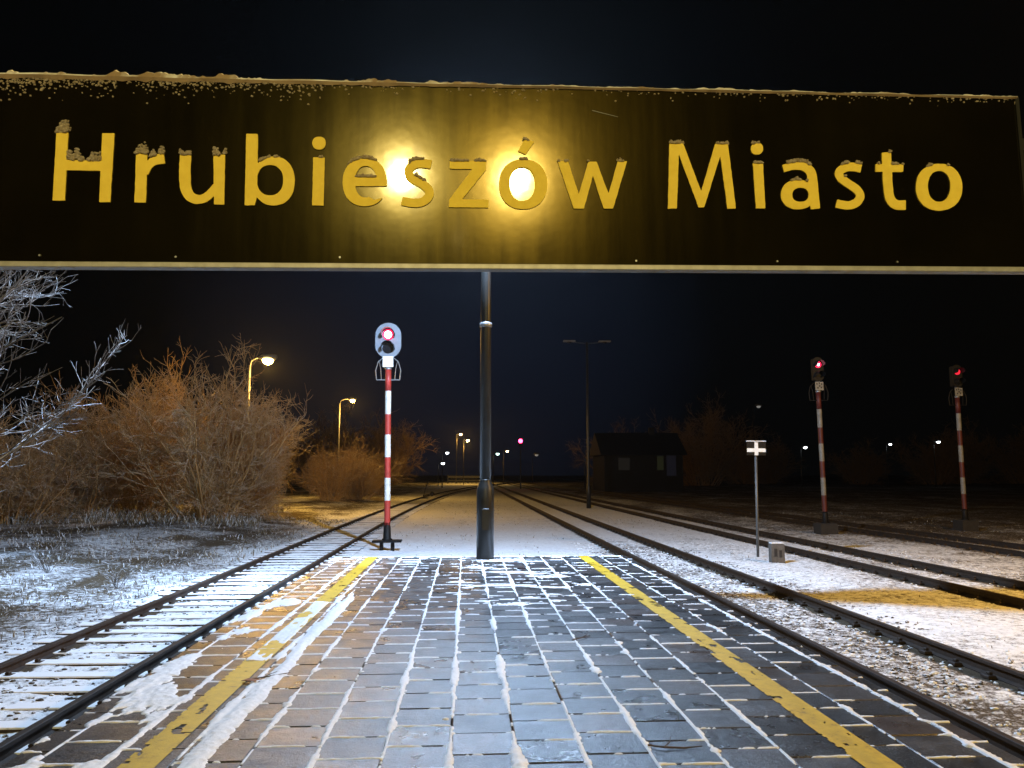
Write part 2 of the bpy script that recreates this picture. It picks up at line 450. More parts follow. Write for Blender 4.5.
def make_yellow_lines():
    for i, (a, b) in enumerate(YL):
        xs = np.arange(a-.012, b+.0121, .012); ys = np.arange(2.5, 15.88, .02)
        def keep(X, Y, a=a, b=b):
            dc, kc, dr, k = joint_dist(X, Y)
            e = np.minimum(X-a, b-X)+(fbm(X*40, Y*40, 2)-.5)*.022
            n = fbm(X*9+5, Y*7, 4)
            return (e > 0) & (n > .33) & (dr > .010)
        o = sheet('yellow_line', xs, ys, keep, lambda X, Y: .0042+0*X, M['yellow']); tag(o, kind='structure')
make_yellow_lines()

def make_platform_snow():
    xs = np.arange(PX0-.02, PX1+.0201, .0115)
    ys = [3.2]
    while ys[-1] < PY1+.02: ys.append(ys[-1]+.0105+max(0, ys[-1]-5)*.0016)
    ys = np.array(ys)
    def mask(X, Y):
        wob = (fbm(X*6, Y*2.2, 3)-.5)*.03
        dc, kc, dr, k = joint_dist(X+wob*.5, Y+wob*.6)
        cw = np.array([COLW.get(i, .014) for i in range(-20, 25)])[np.clip(kc+20, 0, 44)]
        n1 = fbm(X*7+kc*3.1, Y*2.4+kc*7.7, 4)          # along the joint
        n2 = fbm(X*22, Y*16, 3)
        n3 = fbm(X*3.3+30+kc*1.7, Y*.9+11, 3)
        wc = cw*(.42+1.7*np.clip(n1-.36, 0, 1)*2.2)*(.30+1.0*smooth01(n3, .33, .62))
        mc = wc-dc+(n2-.5)*.022-.001
        nr = fbm(X*4.5+k*5.3, Y*2.6+50, 3)
        wr = .0135*smooth01(nr, .36, .64)
        left = smooth01(-X, 1.2, 2.2)
        wr = wr+left*.006-.002
        mr = wr-dr+(n2-.5)*.011
        m = np.maximum(mc, mr)
        # wide strip right of the left yellow line
        s = .085*(.55+.75*fbm(X*2+3, Y*.8, 3))-np.abs(X-(-1.515)+(fbm(X*1.0+1, Y*1.4, 3)-.5)*.10)+(n2-.5)*.035
        s = s-.09*smooth01(Y, 9.5, 12.5)
        m = np.maximum(m, s)
        # drift on the left edge and outside the yellow line
        e = (fbm(X*3.2+70, Y*1.15+5, 4)-.56)*.34+.060*smooth01(-X, 1.98, 2.42)+(n2-.5)*.06-.02-np.minimum(dc,.1)*.25+(fbm(k*7.73, np.round(Y/T)*5.31, 2)-.5)*.11
        e = e*smooth01(-X, 1.86, 2.05)-.05*(1-smooth01(-X, 1.86, 2.0))
        e = e-.12*smooth01(Y, 10.2, 11.2)
        m = np.maximum(m, np.where(X < -1.86, e, -1))
        # edge of right side: a thin band of snow on the coping
        er = .020-np.abs(X-3.02)+(n2-.5)*.05-.006+(fbm(X*2, Y*1.5+20, 3)-.55)*.06
        m = np.maximum(m, er)
        # streaky drifts near the far end
        st = (fbm(X*1.6+9, Y*5+3, 4)-.64)*.30*np.exp(-((X-.75)/.8)**2-((Y-12.4)/1.9)**2)*1.6+(n2-.5)*.02
        pb = .05-np.hypot((X-.62)/1.3, (Y-15.15)/.6)*.16+(n2-.5)*.06
        m = np.maximum(m, np.maximum(np.where(np.exp(-((X-.75)/.8)**2-((Y-12.4)/1.9)**2) > .15, st-.004, -1), pb))
        # loose clumps lying on the joints
        cl = (fbm(X*5+13, Y*5+1, 3)-.68)*.30-np.maximum(0, dc-.012)*1.2+(n2-.5)*.014
        m = np.maximum(m, cl)
        # far edge of paving under snow
        fe = .015-(PY1-Y)*.35+(n2-.5)*.06+(fbm(X*3, Y*0+2, 2)-.5)*.06
        m = np.maximum(m, fe)
        # paint lines mostly stay clear
        yl = np.zeros(np.shape(X))
        for a, b in YL: yl = np.maximum(yl, smooth01(np.minimum(X-a, b-X), -.004, .012))
        cov = smooth01(-X, 0, .1)*smooth01(np.abs(Y-8.8), 1.65, 1.5)   # the left line is snowed over half way along
        m = m-yl*.030*(1-cov)+yl*cov*.01
        m = np.where(yl*cov > .3, np.maximum(m, (fbm(X*5, Y*2.5+9, 3)-.31)*.2), m)
        return m
    store = {}
    def keep(X, Y):
        store['m'] = mask(X, Y); return store['m'] > 0
    def zf(X, Y):
        m = store['m']
        inside = np.clip(m, -.02, .06)
        z = np.where(inside > 0, .0035+.20*inside+(fbm(X*38, Y*38, 2)-.5)*.010*smooth01(inside, 0, .02), -.004+inside*.5)
        edge = (X < PX0) | (X > PX1) | (Y > PY1)
        return np.where(edge, z-.03, z)
    o = sheet('platform_snow', xs, ys, keep, zf, M['snow']); tag(o, kind='stuff')
make_platform_snow()

# ---- tracks
RAILP = [(-.066, 0), (.066, 0), (.066, .014), (.012, .03), (.010, .105), (.036, .115), (.036, .146), (.030, .15), (-.030, .15), (-.036, .146), (-.036, .115), (-.010, .105), (-.012, .03), (-.066, .014)]
def make_track(key, label, nsl, y_end=420, sleepers=True):
    f = TRACKS[key]
    root = thing('railway_track', label, 'railway track', (float(f(8)), 8, GZ), 'railway tracks of the station')
    off = np.array([float(f(8)), 8, GZ])
    ys = [-12.0]
    while ys[-1] < y_end: ys.append(ys[-1]+(6 if key != 'left' else 3))
    for sgn in (-1, 1):
        V = []; F = []; n = len(RAILP)
        for Y in ys:
            c = float(f(Y)); dx = float(f(Y+.5)-f(Y-.5)); t = np.array([dx, 1.0]); t /= np.hypot(*t); nrm = np.array([t[1], -t[0]])
            for (a, h) in RAILP:
                V.append((c+nrm[0]*(sgn*.7525+a)-off[0], Y+nrm[1]*(sgn*.7525+a)-off[1], RZ-.15+h-off[2]))
        for i in range(len(ys)-1):
            for j in range(n):
                a, b = i*n+j, i*n+(j+1) % n; F.append((a, b, b+n, a+n))
        mb = MB(); mb.v = V; mb.f = F
        # tie plates and spikes belong to the rail
        Y = 2.05
        while Y < 60:
            c = float(f(Y))+sgn*.7525-off[0]
            mb.box(c-.16, c-.067, Y-.07-off[1], Y+.07-off[1], .0, .045, .01); mb.box(c+.067, c+.16, Y-.07-off[1], Y+.07-off[1], .0, .045, .01)
            mb.box(c-.12, c-.08, Y-.03-off[1], Y+.03-off[1], .045, .075, .008); mb.box(c+.08, c+.12, Y-.03-off[1], Y+.03-off[1], .045, .075, .008)
            Y += .6
        mb.build('rail', M['rust'], root)
    if sleepers:
        proto = None; Y = 2.05; rest = MB(); k = 0
        while Y < 110:
            c = float(f(Y)); dx = float(f(Y+.5)-f(Y-.5))
            if k < 95:
                if proto is None:
                    mb = MB(); mb.box(-1.27, 1.27, -.115, .115, -.12, .045, .012)
                    o = proto = mb.build('sleeper', M['sleeper'], root)
                else:
                    o = proto.copy(); COL.objects.link(o); o.parent = root
                o.location = (c-off[0]+random.uniform(-.03, .03), Y-off[1]+random.uniform(-.02, .02), random.uniform(-.012, .006))
                o.rotation_euler = (0, random.uniform(-.006, .006), -math.atan(dx)+random.uniform(-.012, .012))
            else:
                rest.box(c-1.27-off[0], c+1.27-off[0], Y-.115-off[1], Y+.115-off[1], -.12, .045)
            Y += .6; k += 1
        if rest.v: tag(rest.build('sleeper', M['sleeper'], root), kind='stuff')
    return root
make_track('left', 'railway track with snowy sleepers on the left of the platform, curving right far off', 95)
make_track('r1', 'railway track running closest along the right edge of the platform, bed buried in snow', 0, sleepers=False)
make_track('r2', 'middle track of the right-hand yard, just beyond the white cross marker', 0, sleepers=False)
make_track('r3', 'farthest right track of the yard, between the two dim red signals', 0, sleepers=False)

# ---- ballast stones / snow lumps beside the first right track, and sparse elsewhere
ICO = None
def ico():
    t = (1+5**.5)/2
    V = np.array([(-1, t, 0), (1, t, 0), (-1, -t, 0), (1, -t, 0), (0, -1, t), (0, 1, t), (0, -1, -t), (0, 1, -t), (t, 0, -1), (t, 0, 1), (-t, 0, -1), (-t, 0, 1)], float)
    V /= np.linalg.norm(V[0])
    F = np.array([(0, 11, 5), (0, 5, 1), (0, 1, 7), (0, 7, 10), (0, 10, 11), (1, 5, 9), (5, 11, 4), (11, 10, 2), (10, 7, 6), (7, 1, 8), (3, 9, 4), (3, 4, 2), (3, 2, 6), (3, 6, 8), (3, 8, 9), (4, 9, 5), (2, 4, 11), (6, 2, 10), (8, 6, 7), (9, 8, 1)])
    return V, F
def scatter(name, P, S, mat, squash=.7):
    V0, F0 = ico(); n = len(P)
    jit = 1+RNG.uniform(-.28, .28, (n, 12, 3))
    V = V0[None]*jit*S[:, None, None]; V[:, :, 2] *= squash
    a = RNG.uniform(0, 6.28, n); ca, sa = np.cos(a)[:, None], np.sin(a)[:, None]
    x = V[:, :, 0]*ca-V[:, :, 1]*sa; y = V[:, :, 0]*sa+V[:, :, 1]*ca; V[:, :, 0] = x*RNG.uniform(.8, 1.5, n)[:, None]; V[:, :, 1] = y
    V = V+P[:, None, :]
    F = (F0[None]+(np.arange(n)*12)[:, None, None]).reshape(-1, 3)
    return np_mesh(name, V.reshape(-1, 3), F, mat)
def gen_pts(n, x0, x1, y0, y1, yp=1.6):
    u = RNG.random(n); Y = y0+(y1-y0)*u**yp; X = RNG.uniform(x0, x1, n); return X, Y
X, Y = gen_pts(5200, 3.35, 6.6, 4.5, 24)
keep_ = fbm(X*1.4, Y*1.4, 3) > .42
X, Y = X[keep_], Y[keep_]
S = RNG.uniform(.010, .028, len(X)); P = np.stack([X, Y, ground_h(X, Y)+S*.25], -1)
k = np.abs(np.abs(X-5.02)-.7525) > .11
tag(scatter('ballast_stones', P[k], S[k], M['stone']), kind='stuff')
X, Y = gen_pts(7000, 3.3, 12.5, 4.5, 26)
S = RNG.uniform(.010, .034, len(X))*np.where(X < 6, 1, .7); P = np.stack([X, Y, ground_h(X, Y)+S*.1], -1)
k = rail_dist(X, Y) > .16
tag(scatter('snow_lumps', P[k], S[k], M['snow'], .6), kind='stuff')
X, Y = gen_pts(2600, -5.9, -2.7, 4.5, 22)
S = RNG.uniform(.012, .032, len(X)); P = np.stack([X, Y, ground_h(X, Y)+S*.1], -1)
k = (rail_dist(X, Y) > .13)
tag(scatter('ballast_stones', P[k], S[k], M['stone']), kind='stuff')

# ---- dry frosted grass
def make_grass(name, n, fx, hmin, hmax, mat):
    X, Y = fx(n); n = len(X)
    Z = ground_h(X, Y); H = RNG.uniform(hmin, hmax, n)*(.5+fbm(X*.8, Y*.8, 3)); a = RNG.uniform(0, 6.28, n); lean = RNG.uniform(.1, 1.5, n)*H
    w = .004+.00032*Y
    dx, dy = np.cos(a), np.sin(a)
    b = np.stack([X, Y, Z-.02], -1); px = np.stack([-dy*w, dx*w, 0*w], -1)
    mid = b+np.stack([dx*lean*.35, dy*lean*.35, H*.65], -1); tip = b+np.stack([dx*lean, dy*lean, H*RNG.uniform(.7, 1.0, n)], -1)
    V = np.stack([b-px, b+px, mid+px*.8, mid-px*.8, tip], 1).reshape(-1, 3)
    i = np.arange(n)*5
    F = [(int(q), int(q+1), int(q+2), int(q+3)) for q in i]+[(int(q+3), int(q+2), int(q+4)) for q in i]
    tag(np_mesh(name, V, F, mat), kind='stuff')
def left_field(n):
    Y = 6+34*RNG.random(n)**1.3; X = -5.7-RNG.random(n)**1.1*(3+Y*.55)
    k = fbm(X*1.1, Y*1.1, 3) > .40
    return X[k], Y[k]
make_grass('frosted_grass', 20000, left_field, .03, .16, M['grass'])
def under_shrubs(n):
    Y = RNG.uniform(32, 46, n); X = -8.2-(Y-32)*.12-RNG.random(n)*14
    k = fbm(X*.9, Y*.7, 3) > .36
    return X[k], Y[k]
make_grass('frosted_grass', 7000, under_shrubs, .10, .55, M['grass'])
def mid_field(n):
    Y = 17+50*RNG.random(n)**1.4; X = RNG.uniform(-2.6, 3.4, n)
    k = (fbm(X*1.5+7, Y*1.0, 3) > .54)
    return X[k], Y[k]
make_grass('frosted_grass', 3200, mid_field, .02, .09, M['grass'])
def right_field(n):
    Y = 6+40*RNG.random(n)**1.3; X = RNG.uniform(6.2, 24, n)
    k = (rail_dist(X, Y) > .3) & (fbm(X*1.5+7, Y*1.0, 3) > .52)
    return X[k], Y[k]
make_grass('frosted_grass', 9000, right_field, .02, .08, M['grass'])

# ================================================================== NAME BOARD
def vline_z(P0, y_top, x):    # height of the vertical line through P0 seen at image row y_top
    # solve (CAMPOS + s*ray) with same projection row: row of point (P0.x,P0.y,z)
    lo, hi = 0, 10
    for _ in range(60):
        z = (lo+hi)/2; d = np.array([P0[0], P0[1], z])-CAMPOS
        yy = 384-FPX*np.dot(d, cU)/np.dot(d, cF)
        if yy > y_top: lo = z
        else: hi = z
    return z
BL = CAMPOS+ray(0, 265)*2.54; BR = CAMPOS+ray(1024, 270.5)*2.80
zTL = vline_z(BL, 74, 0); zTR = vline_z(BR, 96.5, 1024)
ex = BR-BL; ex[2] = 0; Lvis = float(np.hypot(*ex[:2])); ex /= Lvis          # along the board
eyv = np.array([-ex[1], ex[0], 0.0])                                     # into the scene
slope = (BR[2]-BL[2])/Lvis
print('board', BL, BR, zTL-BL[2], zTR-BR[2], 'slope', slope)
ext = .10
B_H = ((zTL-BL[2])+(zTR-BR[2]))/2
O = BL-ex*ext; O[2] = BL[2]-slope*ext; LEN = Lvis+ext+.026
roll = math.atan(slope)
BASE = Matrix(((ex[0], eyv[0], 0, O[0]), (ex[1], eyv[1], 0, O[1]), (ex[2], eyv[2], 1, O[2]), (0, 0, 0, 1))) @ Matrix.Rotation(-roll, 4, 'Y')
INV = np.array(BASE.inverted())
def to_board(x, y):
    """image point -> board plane (local x, z) of the panel's front face"""
    o = INV[:3, :3] @ CAMPOS+INV[:3, 3]; d = INV[:3, :3] @ ray(x, y)
    t = -o[1]/d[1]; p = o+d*t; return p[0], p[2]
board = bpy.data.objects.new('station_name_board', None); COL.objects.link(board); board.matrix_world = BASE
tag(board, 'long dark station name board with raised yellow letters and a crust of snow', 'sign')
hL, hR = zTL-BL[2], zTR-BR[2]
def toph(x): return hL+(hR-hL)*(x-ext)/Lvis
def build_board():
    TB = .012
    mb = MB()
    x0, x1 = .006, LEN-.006
    mb._add([(x0, 0, TB), (x1, 0, TB), (x1, 0, toph(x1)-.006), (x0, 0, toph(x0)-.006), (x0, .03, TB), (x1, .03, TB), (x1, .03, toph(x1)-.006), (x0, .03, toph(x0)-.006)],
            [(0, 1, 2, 3), (7, 6, 5, 4), (0, 4, 5, 1), (3, 2, 6, 7), (0, 3, 7, 4), (1, 5, 6, 2)])
    mb.build('panel', M['face'], board)
    f = MB()
    f.box(0, LEN, -.006, .036, -.006, .0118, .002)
    f.build('frame', M['alu'], board)
    f = MB(); f.box(LEN-.0055, LEN+.008, -.005, .036, .0125, toph(LEN)-.003, .002); f.build('frame', M['post'], board)
    f = MB(); f.box(-.008, .0055, -.005, .036, .0125, toph(0)-.003, .002); f.build('frame', M['alu'], board)
    # screws along the lower edge
    for sx, sy in ((176, 257), (340, 257.5), (636, 261), (777, 261.5), (897, 262), (40, 255.5)):
        bx, bz = to_board(sx, sy)
        s = MB(); s.tube([(bx, -.004, bz), (bx, .001, bz)], .0035, 8); s.build('screw', M['galv'], board)
    a = to_board(592, 110.5); c = to_board(618, 117); s = MB(); s.tube([(a[0], -.0005, a[1]), (c[0], -.0005, c[1])], [.0016, .0009], 6); s.build('scratch', M['galv'], board)
    # snow crust on top
    xs = np.arange(-.004, LEN+.004, .006); nx = len(xs)
    prof = []
    n1 = fbm(xs*30, xs*0+3, 4); n2 = fbm(xs*6, xs*0+8, 3)
    lw = 1-smooth01(xs, .8, 2.0)
    h = .004+.006*n2+.045*np.clip(n1-.47, 0, 1)*(.5+lw)+.004*lw
    for (px_, k) in ((1013, 0),): pass
    V = []; F = []
    for i, x in enumerate(xs):
        t = toph(x)-.006
        d = .003+.014*lw[i]*fbm(x*25, 5.0, 3)**1.5+.004*n1[i]
        jy = .003*math.sin(i*12.7)
        ring = [(-.0025-.003*n1[i], t-d), (-.008-.004*n2[i]+jy*.5, t+.001), (-.005+jy, t+h[i]*.7), (.010, t+h[i]), (.024, t+h[i]*.8), (.036, t+.002), (.034, t-.004), (.015, t-.001)]
        V += [(x, a, b) for a, b in ring]
    for i in range(nx-1):
        for j in range(8):
            a, b = i*8+j, i*8+(j+1) % 8; F.append((a, a+8, b+8, b))
    np_mesh('snow_crust', V, F, M['lit_top_snow'], board, smooth=False)
    # frost grains splashed on the face under the top edge, denser to the left
    n = 2600
    gx = RNG.random(n)**1.5*LEN; dep = RNG.exponential(.018, n)*(1-.6*gx/LEN)+.004
    keep = RNG.random(n) < np.where(gx < 1.1, 1.0, .28)*(.35+1.2*(fbm(gx*9, gx*0, 3)-.3))
    gx, dep = gx[keep], np.minimum(dep[keep], .085)
    gz = np.array([toph(x) for x in gx])-.006-dep
    S = RNG.uniform(.0014, .0042, len(gx))
    o = scatter('frost_grains', np.stack([gx, -S*.2, gz], -1), S, M['amber_snow'], 1.0); o.parent = board; tag(o, kind='stuff')
m_top = frosty('lit_board_snow', (.36, .27, .17), (.22, .15, .085), frost=(.8, .8, .78), lo=.3, hi=.75, amount=1.0); M['lit_top_snow'] = m_top  # lamp-lit white top and amber front put into the snow's colour
build_board()

# ---- letters: outlines drawn as polygons in measured sketch coordinates
def ell(cx, cy, rx, ry, n=48, p=2.2):
    o = []
    for i in range(n):
        a = 2*math.pi*i/n; c, s = math.cos(a), math.sin(a)
        o.append((cx+rx*math.copysign(abs(c)**(2/p), c), cy+ry*math.copysign(abs(s)**(2/p), s)))
    return o
def stroke(pts, w):
    pts = [np.array(p, float) for p in pts]; ws = w if isinstance(w, (list, tuple)) else [w]*len(pts)
    c = []; cw = []
    for i in range(len(pts)-1):
        p0 = pts[max(i-1, 0)]; p1 = pts[i]; p2 = pts[i+1]; p3 = pts[min(i+2, len(pts)-1)]
        for t in np.linspace(0, 1, 8, endpoint=(i == len(pts)-2)):
            c.append(.5*((2*p1)+(p2-p0)*t+(2*p0-5*p1+4*p2-p3)*t*t+(3*p1-p0-3*p2+p3)*t**3)); cw.append(ws[i]*(1-t)+ws[i+1]*t)
    L = []; R = []
    for i in range(len(c)):
        d = c[min(i+1, len(c)-1)]-c[max(i-1, 0)]; d /= np.hypot(*d); nn = np.array([-d[1], d[0]])
        L.append(tuple(c[i]+nn*cw[i]/2)); R.append(tuple(c[i]-nn*cw[i]/2))
    return L+R[::-1]
C1 = (5.12, 40, 110); C2 = (5.12, 230, 110); C3 = (4.267, 400, 120); C4 = (6.4, 655, 125); C5 = (4.876, 765, 130)
LET = [
 ('H', C1, [('+', [(88, 116), (149, 116), (131, 466), (68, 466)]), ('+', [(322, 122), (385, 122), (363, 474), (306, 474)]), ('+', [(130, 258), (330, 262), (326, 314), (128, 310)])]),
 ('r', C1, [('+', [(495, 226), (553, 226), (545, 477), (486, 475)]), ('+', stroke([(545, 330), (562, 285), (595, 258), (640, 250)], [24, 40, 50, 54]))]),
 ('u', C1, [('+', stroke([(748, 230), (744, 330), (750, 405), (775, 447), (818, 460), (862, 442), (905, 395)], [58, 58, 58, 52, 46, 44, 40])), ('+', [(890, 232), (950, 232), (945, 487), (893, 485)])]),
 ('b', C2, [('+', ell(225, 366, 108, 125)), ('-', ell(207, 362, 67, 78)), ('+', [(85, 125), (145, 125), (141, 440), (128, 490), (77, 490)])]),
 ('i', C2, [('+', ell(457, 172, 34, 33, 28)), ('+', [(427, 245), (487, 245), (480, 492), (422, 490)])]),
 ('e', C2, [('+', ell(691, 372, 113, 123)), ('-', ell(696, 370, 55, 81)), ('-', [(696, 392), (840, 392), (840, 440), (785, 452), (740, 462), (696, 440)]), ('+', [(640, 345), (803, 345), (800, 392), (640, 392)])]),
 ('s', C3, [('+', stroke([(133, 192), (95, 187), (58, 194), (36, 220), (50, 249), (90, 272), (121, 298), (124, 325), (100, 349), (60, 356), (8, 347)], 37))]),
 ('z', C3, [('+', [(212, 176), (368, 178), (366, 215), (265, 340), (378, 342), (376, 376), (208, 374), (210, 342), (308, 212), (212, 210)])]),
 ('o', C3, [('+', ell(525, 276, 103, 106)), ('-', ell(521, 275, 54, 72)), ('+', [(530, 85), (572, 95), (535, 150), (503, 135)])]),
 ('w', C3, [('+', [(672, 178), (716, 178), (762, 318), (803, 180), (838, 180), (889, 318), (928, 178), (968, 178), (908, 380), (868, 380), (822, 240), (784, 380), (740, 380)])]),
 ('M', C4, [('+', [(90, 120), (178, 120), (293, 428), (382, 124), (464, 124), (515, 538), (460, 538), (415, 200), (312, 530), (276, 530), (150, 190), (138, 538), (80, 538)])]),
 ('i', C4, [('+', ell(650, 155, 39, 38, 28)), ('+', [(622, 246), (688, 246), (703, 536), (643, 536)])]),
 ('a', C5, [('+', ell(158, 317, 83, 72)), ('-', ell(170, 318, 40, 34)), ('+', stroke([(86, 190), (135, 178), (185, 180), (220, 207), (230, 262), (243, 387)], [36, 37, 42, 47, 47, 46]))]),
 ('s', C5, [('+', stroke([(466, 190), (425, 182), (385, 187), (359, 208), (366, 236), (402, 263), (444, 292), (461, 325), (440, 358), (398, 370), (345, 360)], 41))]),
 ('t', C5, [('+', stroke([(588, 112), (592, 190), (596, 270), (606, 335), (635, 366), (683, 368)], [46, 46, 46, 46, 46, 46])), ('+', [(535, 168), (672, 170), (670, 207), (535, 206)])]),
 ('o', C5, [('+', ell(845, 281, 113, 114)), ('-', ell(845, 277, 55, 75))]),
]
def poly_sdf(X, Y, P):
    P = np.array(P, float); d = np.full(X.shape, 1e18); ins = np.zeros(X.shape, bool); n = len(P)
    for i in range(n):
        a = P[i]; b = P[(i+1) % n]; e = b-a; wx = X-a[0]; wy = Y-a[1]
        t = np.clip((wx*e[0]+wy*e[1])/max(1e-9, e@e), 0, 1)
        d = np.minimum(d, (wx-e[0]*t)**2+(wy-e[1]*t)**2)
        c = ((a[1] <= Y) & (b[1] > Y)) | ((b[1] <= Y) & (a[1] > Y))
        if abs(e[1]) > 1e-12: ins ^= c & (X < a[0]+(Y-a[1])*e[0]/e[1])
    d = np.sqrt(d); return np.where(ins, -d, d)
def marching(D, gx, gy):
    """region D<0 -> verts (grid coords), faces, boundary edges"""
    ny, nx = D.shape; ins = D < 0
    vid = {}; V = []
    def pt(j, i):
        k = ('p', j, i)
        if k not in vid: vid[k] = len(V); V.append((gx[i], gy[j]))
        return vid[k]
    def eg(j, i, j2, i2):
        k = ('e', min((j, i), (j2, i2)), max((j, i), (j2, i2)))
        if k not in vid:
            a, b = D[j, i], D[j2, i2]; t = min(max(a/(a-b), .02), .98); vid[k] = len(V)
            V.append((gx[i]+(gx[i2]-gx[i])*t, gy[j]+(gy[j2]-gy[j])*t))
        return vid[k]
    F = []; E = []
    any_ = ins[:-1, :-1] | ins[1:, :-1] | ins[:-1, 1:] | ins[1:, 1:]
    for j, i in zip(*np.nonzero(any_)):
        cs = [(j, i), (j, i+1), (j+1, i+1), (j+1, i)]; s = [bool(ins[c]) for c in cs]
        if all(s): F.append([pt(*c) for c in cs]); continue
        poly = []; cross = []
        for q in range(4):
            a, b = cs[q], cs[(q+1) % 4]
            if s[q]: poly.append(pt(*a))
            if s[q] != s[(q+1) % 4]:
                v = eg(*a, *b); poly.append(v); cross.append((v, s[q]))
        F.append(poly)
        if len(cross) == 2:
            (v0, o0), (v1, o1) = cross; E.append((v0, v1) if o0 else (v1, v0))
    return V, F, E
def build_letters():
    for ch, (sc, ox, oy), ops in LET:
        ops = [(s_, [(ox+x/sc, oy+y/sc) for x, y in P]) for s_, P in ops]
        allp = [p for s_, P in ops if s_ == '+' for p in P]
        x0 = min(p[0] for p in allp)-2; x1 = max(p[0] for p in allp)+2; y0 = min(p[1] for p in allp)-2; y1 = max(p[1] for p in allp)+2
        gx = np.arange(x0, x1, .7); gy = np.arange(y0, y1, .7)
        X, Y = np.meshgrid(gx, gy); D = np.full(X.shape, 99.0)
        for s_, P in ops:
            d = poly_sdf(X, Y, P)
            D = np.minimum(D, d) if s_ == '+' else np.maximum(D, -d)
        D = D+(fbm(X*.25, Y*.25, 2)-.5)*.5      # hand-cut, chipped edges
        V, F, E = marching(D, gx, gy)
        B = [to_board(*v) for v in V]; n = len(V); t = -.005
        VV = [(b[0], t, b[1]) for b in B]+[(b[0], 0.0005, b[1]) for b in B]
        FF = [tuple(f) for f in F]
        for a, b in E: FF.append((b, a, a+n, b+n))
        o = np_mesh('letter', VV, FF, M['letter'], board)
        # crust of snow on the upward-facing edges
        cv = MB(); pts = []
        for a, b in E:
            p, q = np.array(B[a]), np.array(B[b]); e = q-p; L = np.hypot(*e)
            if L < 1e-6: continue
            up = abs(e[0])/L
            mid = (p+q)/2
            # edge faces up if a point slightly above is outside
            px = (np.array(V[a])+np.array(V[b]))/2
            jj = int(np.clip((px[1]-1.2-y0)/.7, 0, len(gy)-1)); ii = int(np.clip((px[0]-x0)/.7, 0, len(gx)-1))
            if up > .75 and D[jj, ii] > 0 and (ch == 'H' or px[1] < y0+.45*(y1-y0)): pts.append(mid)
        if pts:
            pts = np.array(pts)
            amt = 1.25 if px[0] < 230 else (.3 if px[0] < 560 else .36)
            reps = 2
            Q = np.repeat(pts, reps, 0); k = fbm(Q[:, 0]*40, Q[:, 1]*7+3, 3)
            kk = k > (.40 if amt > 1 else .5); Q, k = Q[kk], k[kk]
            if len(Q):
                hgt = RNG.random(len(Q))*.022*amt*np.clip((k-.35)*4, .1, 1.4)
                S = RNG.uniform(.0025, .0052, len(Q))*(.7+.4*amt)
                P3 = np.stack([Q[:, 0]+RNG.uniform(-.003, .003, len(Q)), -.005+RNG.uniform(-.004, .003, len(Q)), Q[:, 1]+hgt], -1)
                # keep grains stacked: fill below
                so = scatter('snow_crust', np.concatenate([P3, P3-np.stack([0*hgt, 0*hgt, hgt*.55], -1)]), np.concatenate([S, S*1.15]), M['amber_snow'], .9)
                so.parent = o; so.name = 'snow_grains'; tag(so, kind='stuff')
build_letters()
# posts of the board stand just outside the frame on both ends
def build_board_posts():
    for x in (-.16, LEN+.20):
        mb = MB(); mb.lathe([(.038, -3.2), (.038, .72), (.034, .735)], x, .06, 16)
        mb.build('post', M['post'], board, smooth=True)
        for z in (.12, .48):
            b = MB(); xa, xb = (x, .02) if x < 0 else (LEN-.02, x)
            b.box(xa, xb, .0365, .046, z-.02, z+.02, .002); b.build('bracket', M['post'], board)
build_board_posts()

# ================================================================== LAMPS AND POSTS
def platform_lamp():
    bx, by = .37, 15.38
    r = thing('platform_lamp_post', 'thick dark steel lamp post at the platform end, its lamps hidden behind the name board', 'lamp post', (bx, by, 0))
    mb = MB(); mb.lathe([(.165, .0), (.165, 1.30), (.150, 1.36), (.118, 1.44), (.112, 1.47), (.112, 1.5)], 0, 0, 28); mb.build('base_sleeve', M['post'], r, True)
    mb = MB(); mb.lathe([(.108, 1.48), (.100, 5), (.085, 8.05), (.02, 8.1)], 0, 0, 24); mb.build('mast', M['post'], r, True)
    mb = MB(); mb.lathe([(.108, 4.44), (.118, 4.45), (.118, 4.52), (.108, 4.53)], 0, 0, 24); mb.build('clamp_band', M['galv'], r, True)
    mb = MB(); mb.box(-.06, .06, -.172, -.160, .55, .95, .004); mb.build('access_door', M['post'], r)
    # two floodlights back to back on a short crossbar
    mb = MB(); mb.box(-.04, .04, -.5, .5, 7.82, 7.90, .006); mb.build('crossbar', M['post'], r)
    for az, yy, pw in ((-113, -.21, P_FLOOD1), (94.5, .21, P_FLOOD2)):
        a = math.radians(az); nx, ny = math.cos(a), math.sin(a); tx, ty = -ny, nx
        def xf(v, nx=nx, ny=ny, tx=tx, ty=ty, yy=yy): return (tx*v[0]+nx*v[1], yy+ty*v[0]+ny*v[1], v[2])
        mb = MB(); mb.box(-.26, .26, -.10, 0.0, 7.42, 7.78, .01, xf); fl = mb.build('floodlight', M['black'], r)
        mb = MB(); mb.box(-.22, .22, .001, .004, 7.45, 7.75, 0, xf); mb.build('lamp_glass', M['lamp_cool'], fl)
        mb = MB(); mb.box(-.27, .27, -.1, .16, 7.784, 7.798, 0, xf); mb.build('visor', M['black'], fl)
        p = xf((0, .022, 7.60)); light('floodlight_beam', (bx+p[0], by+p[1], p[2]), pw, COOL, .007)
    return r
platform_lamp()

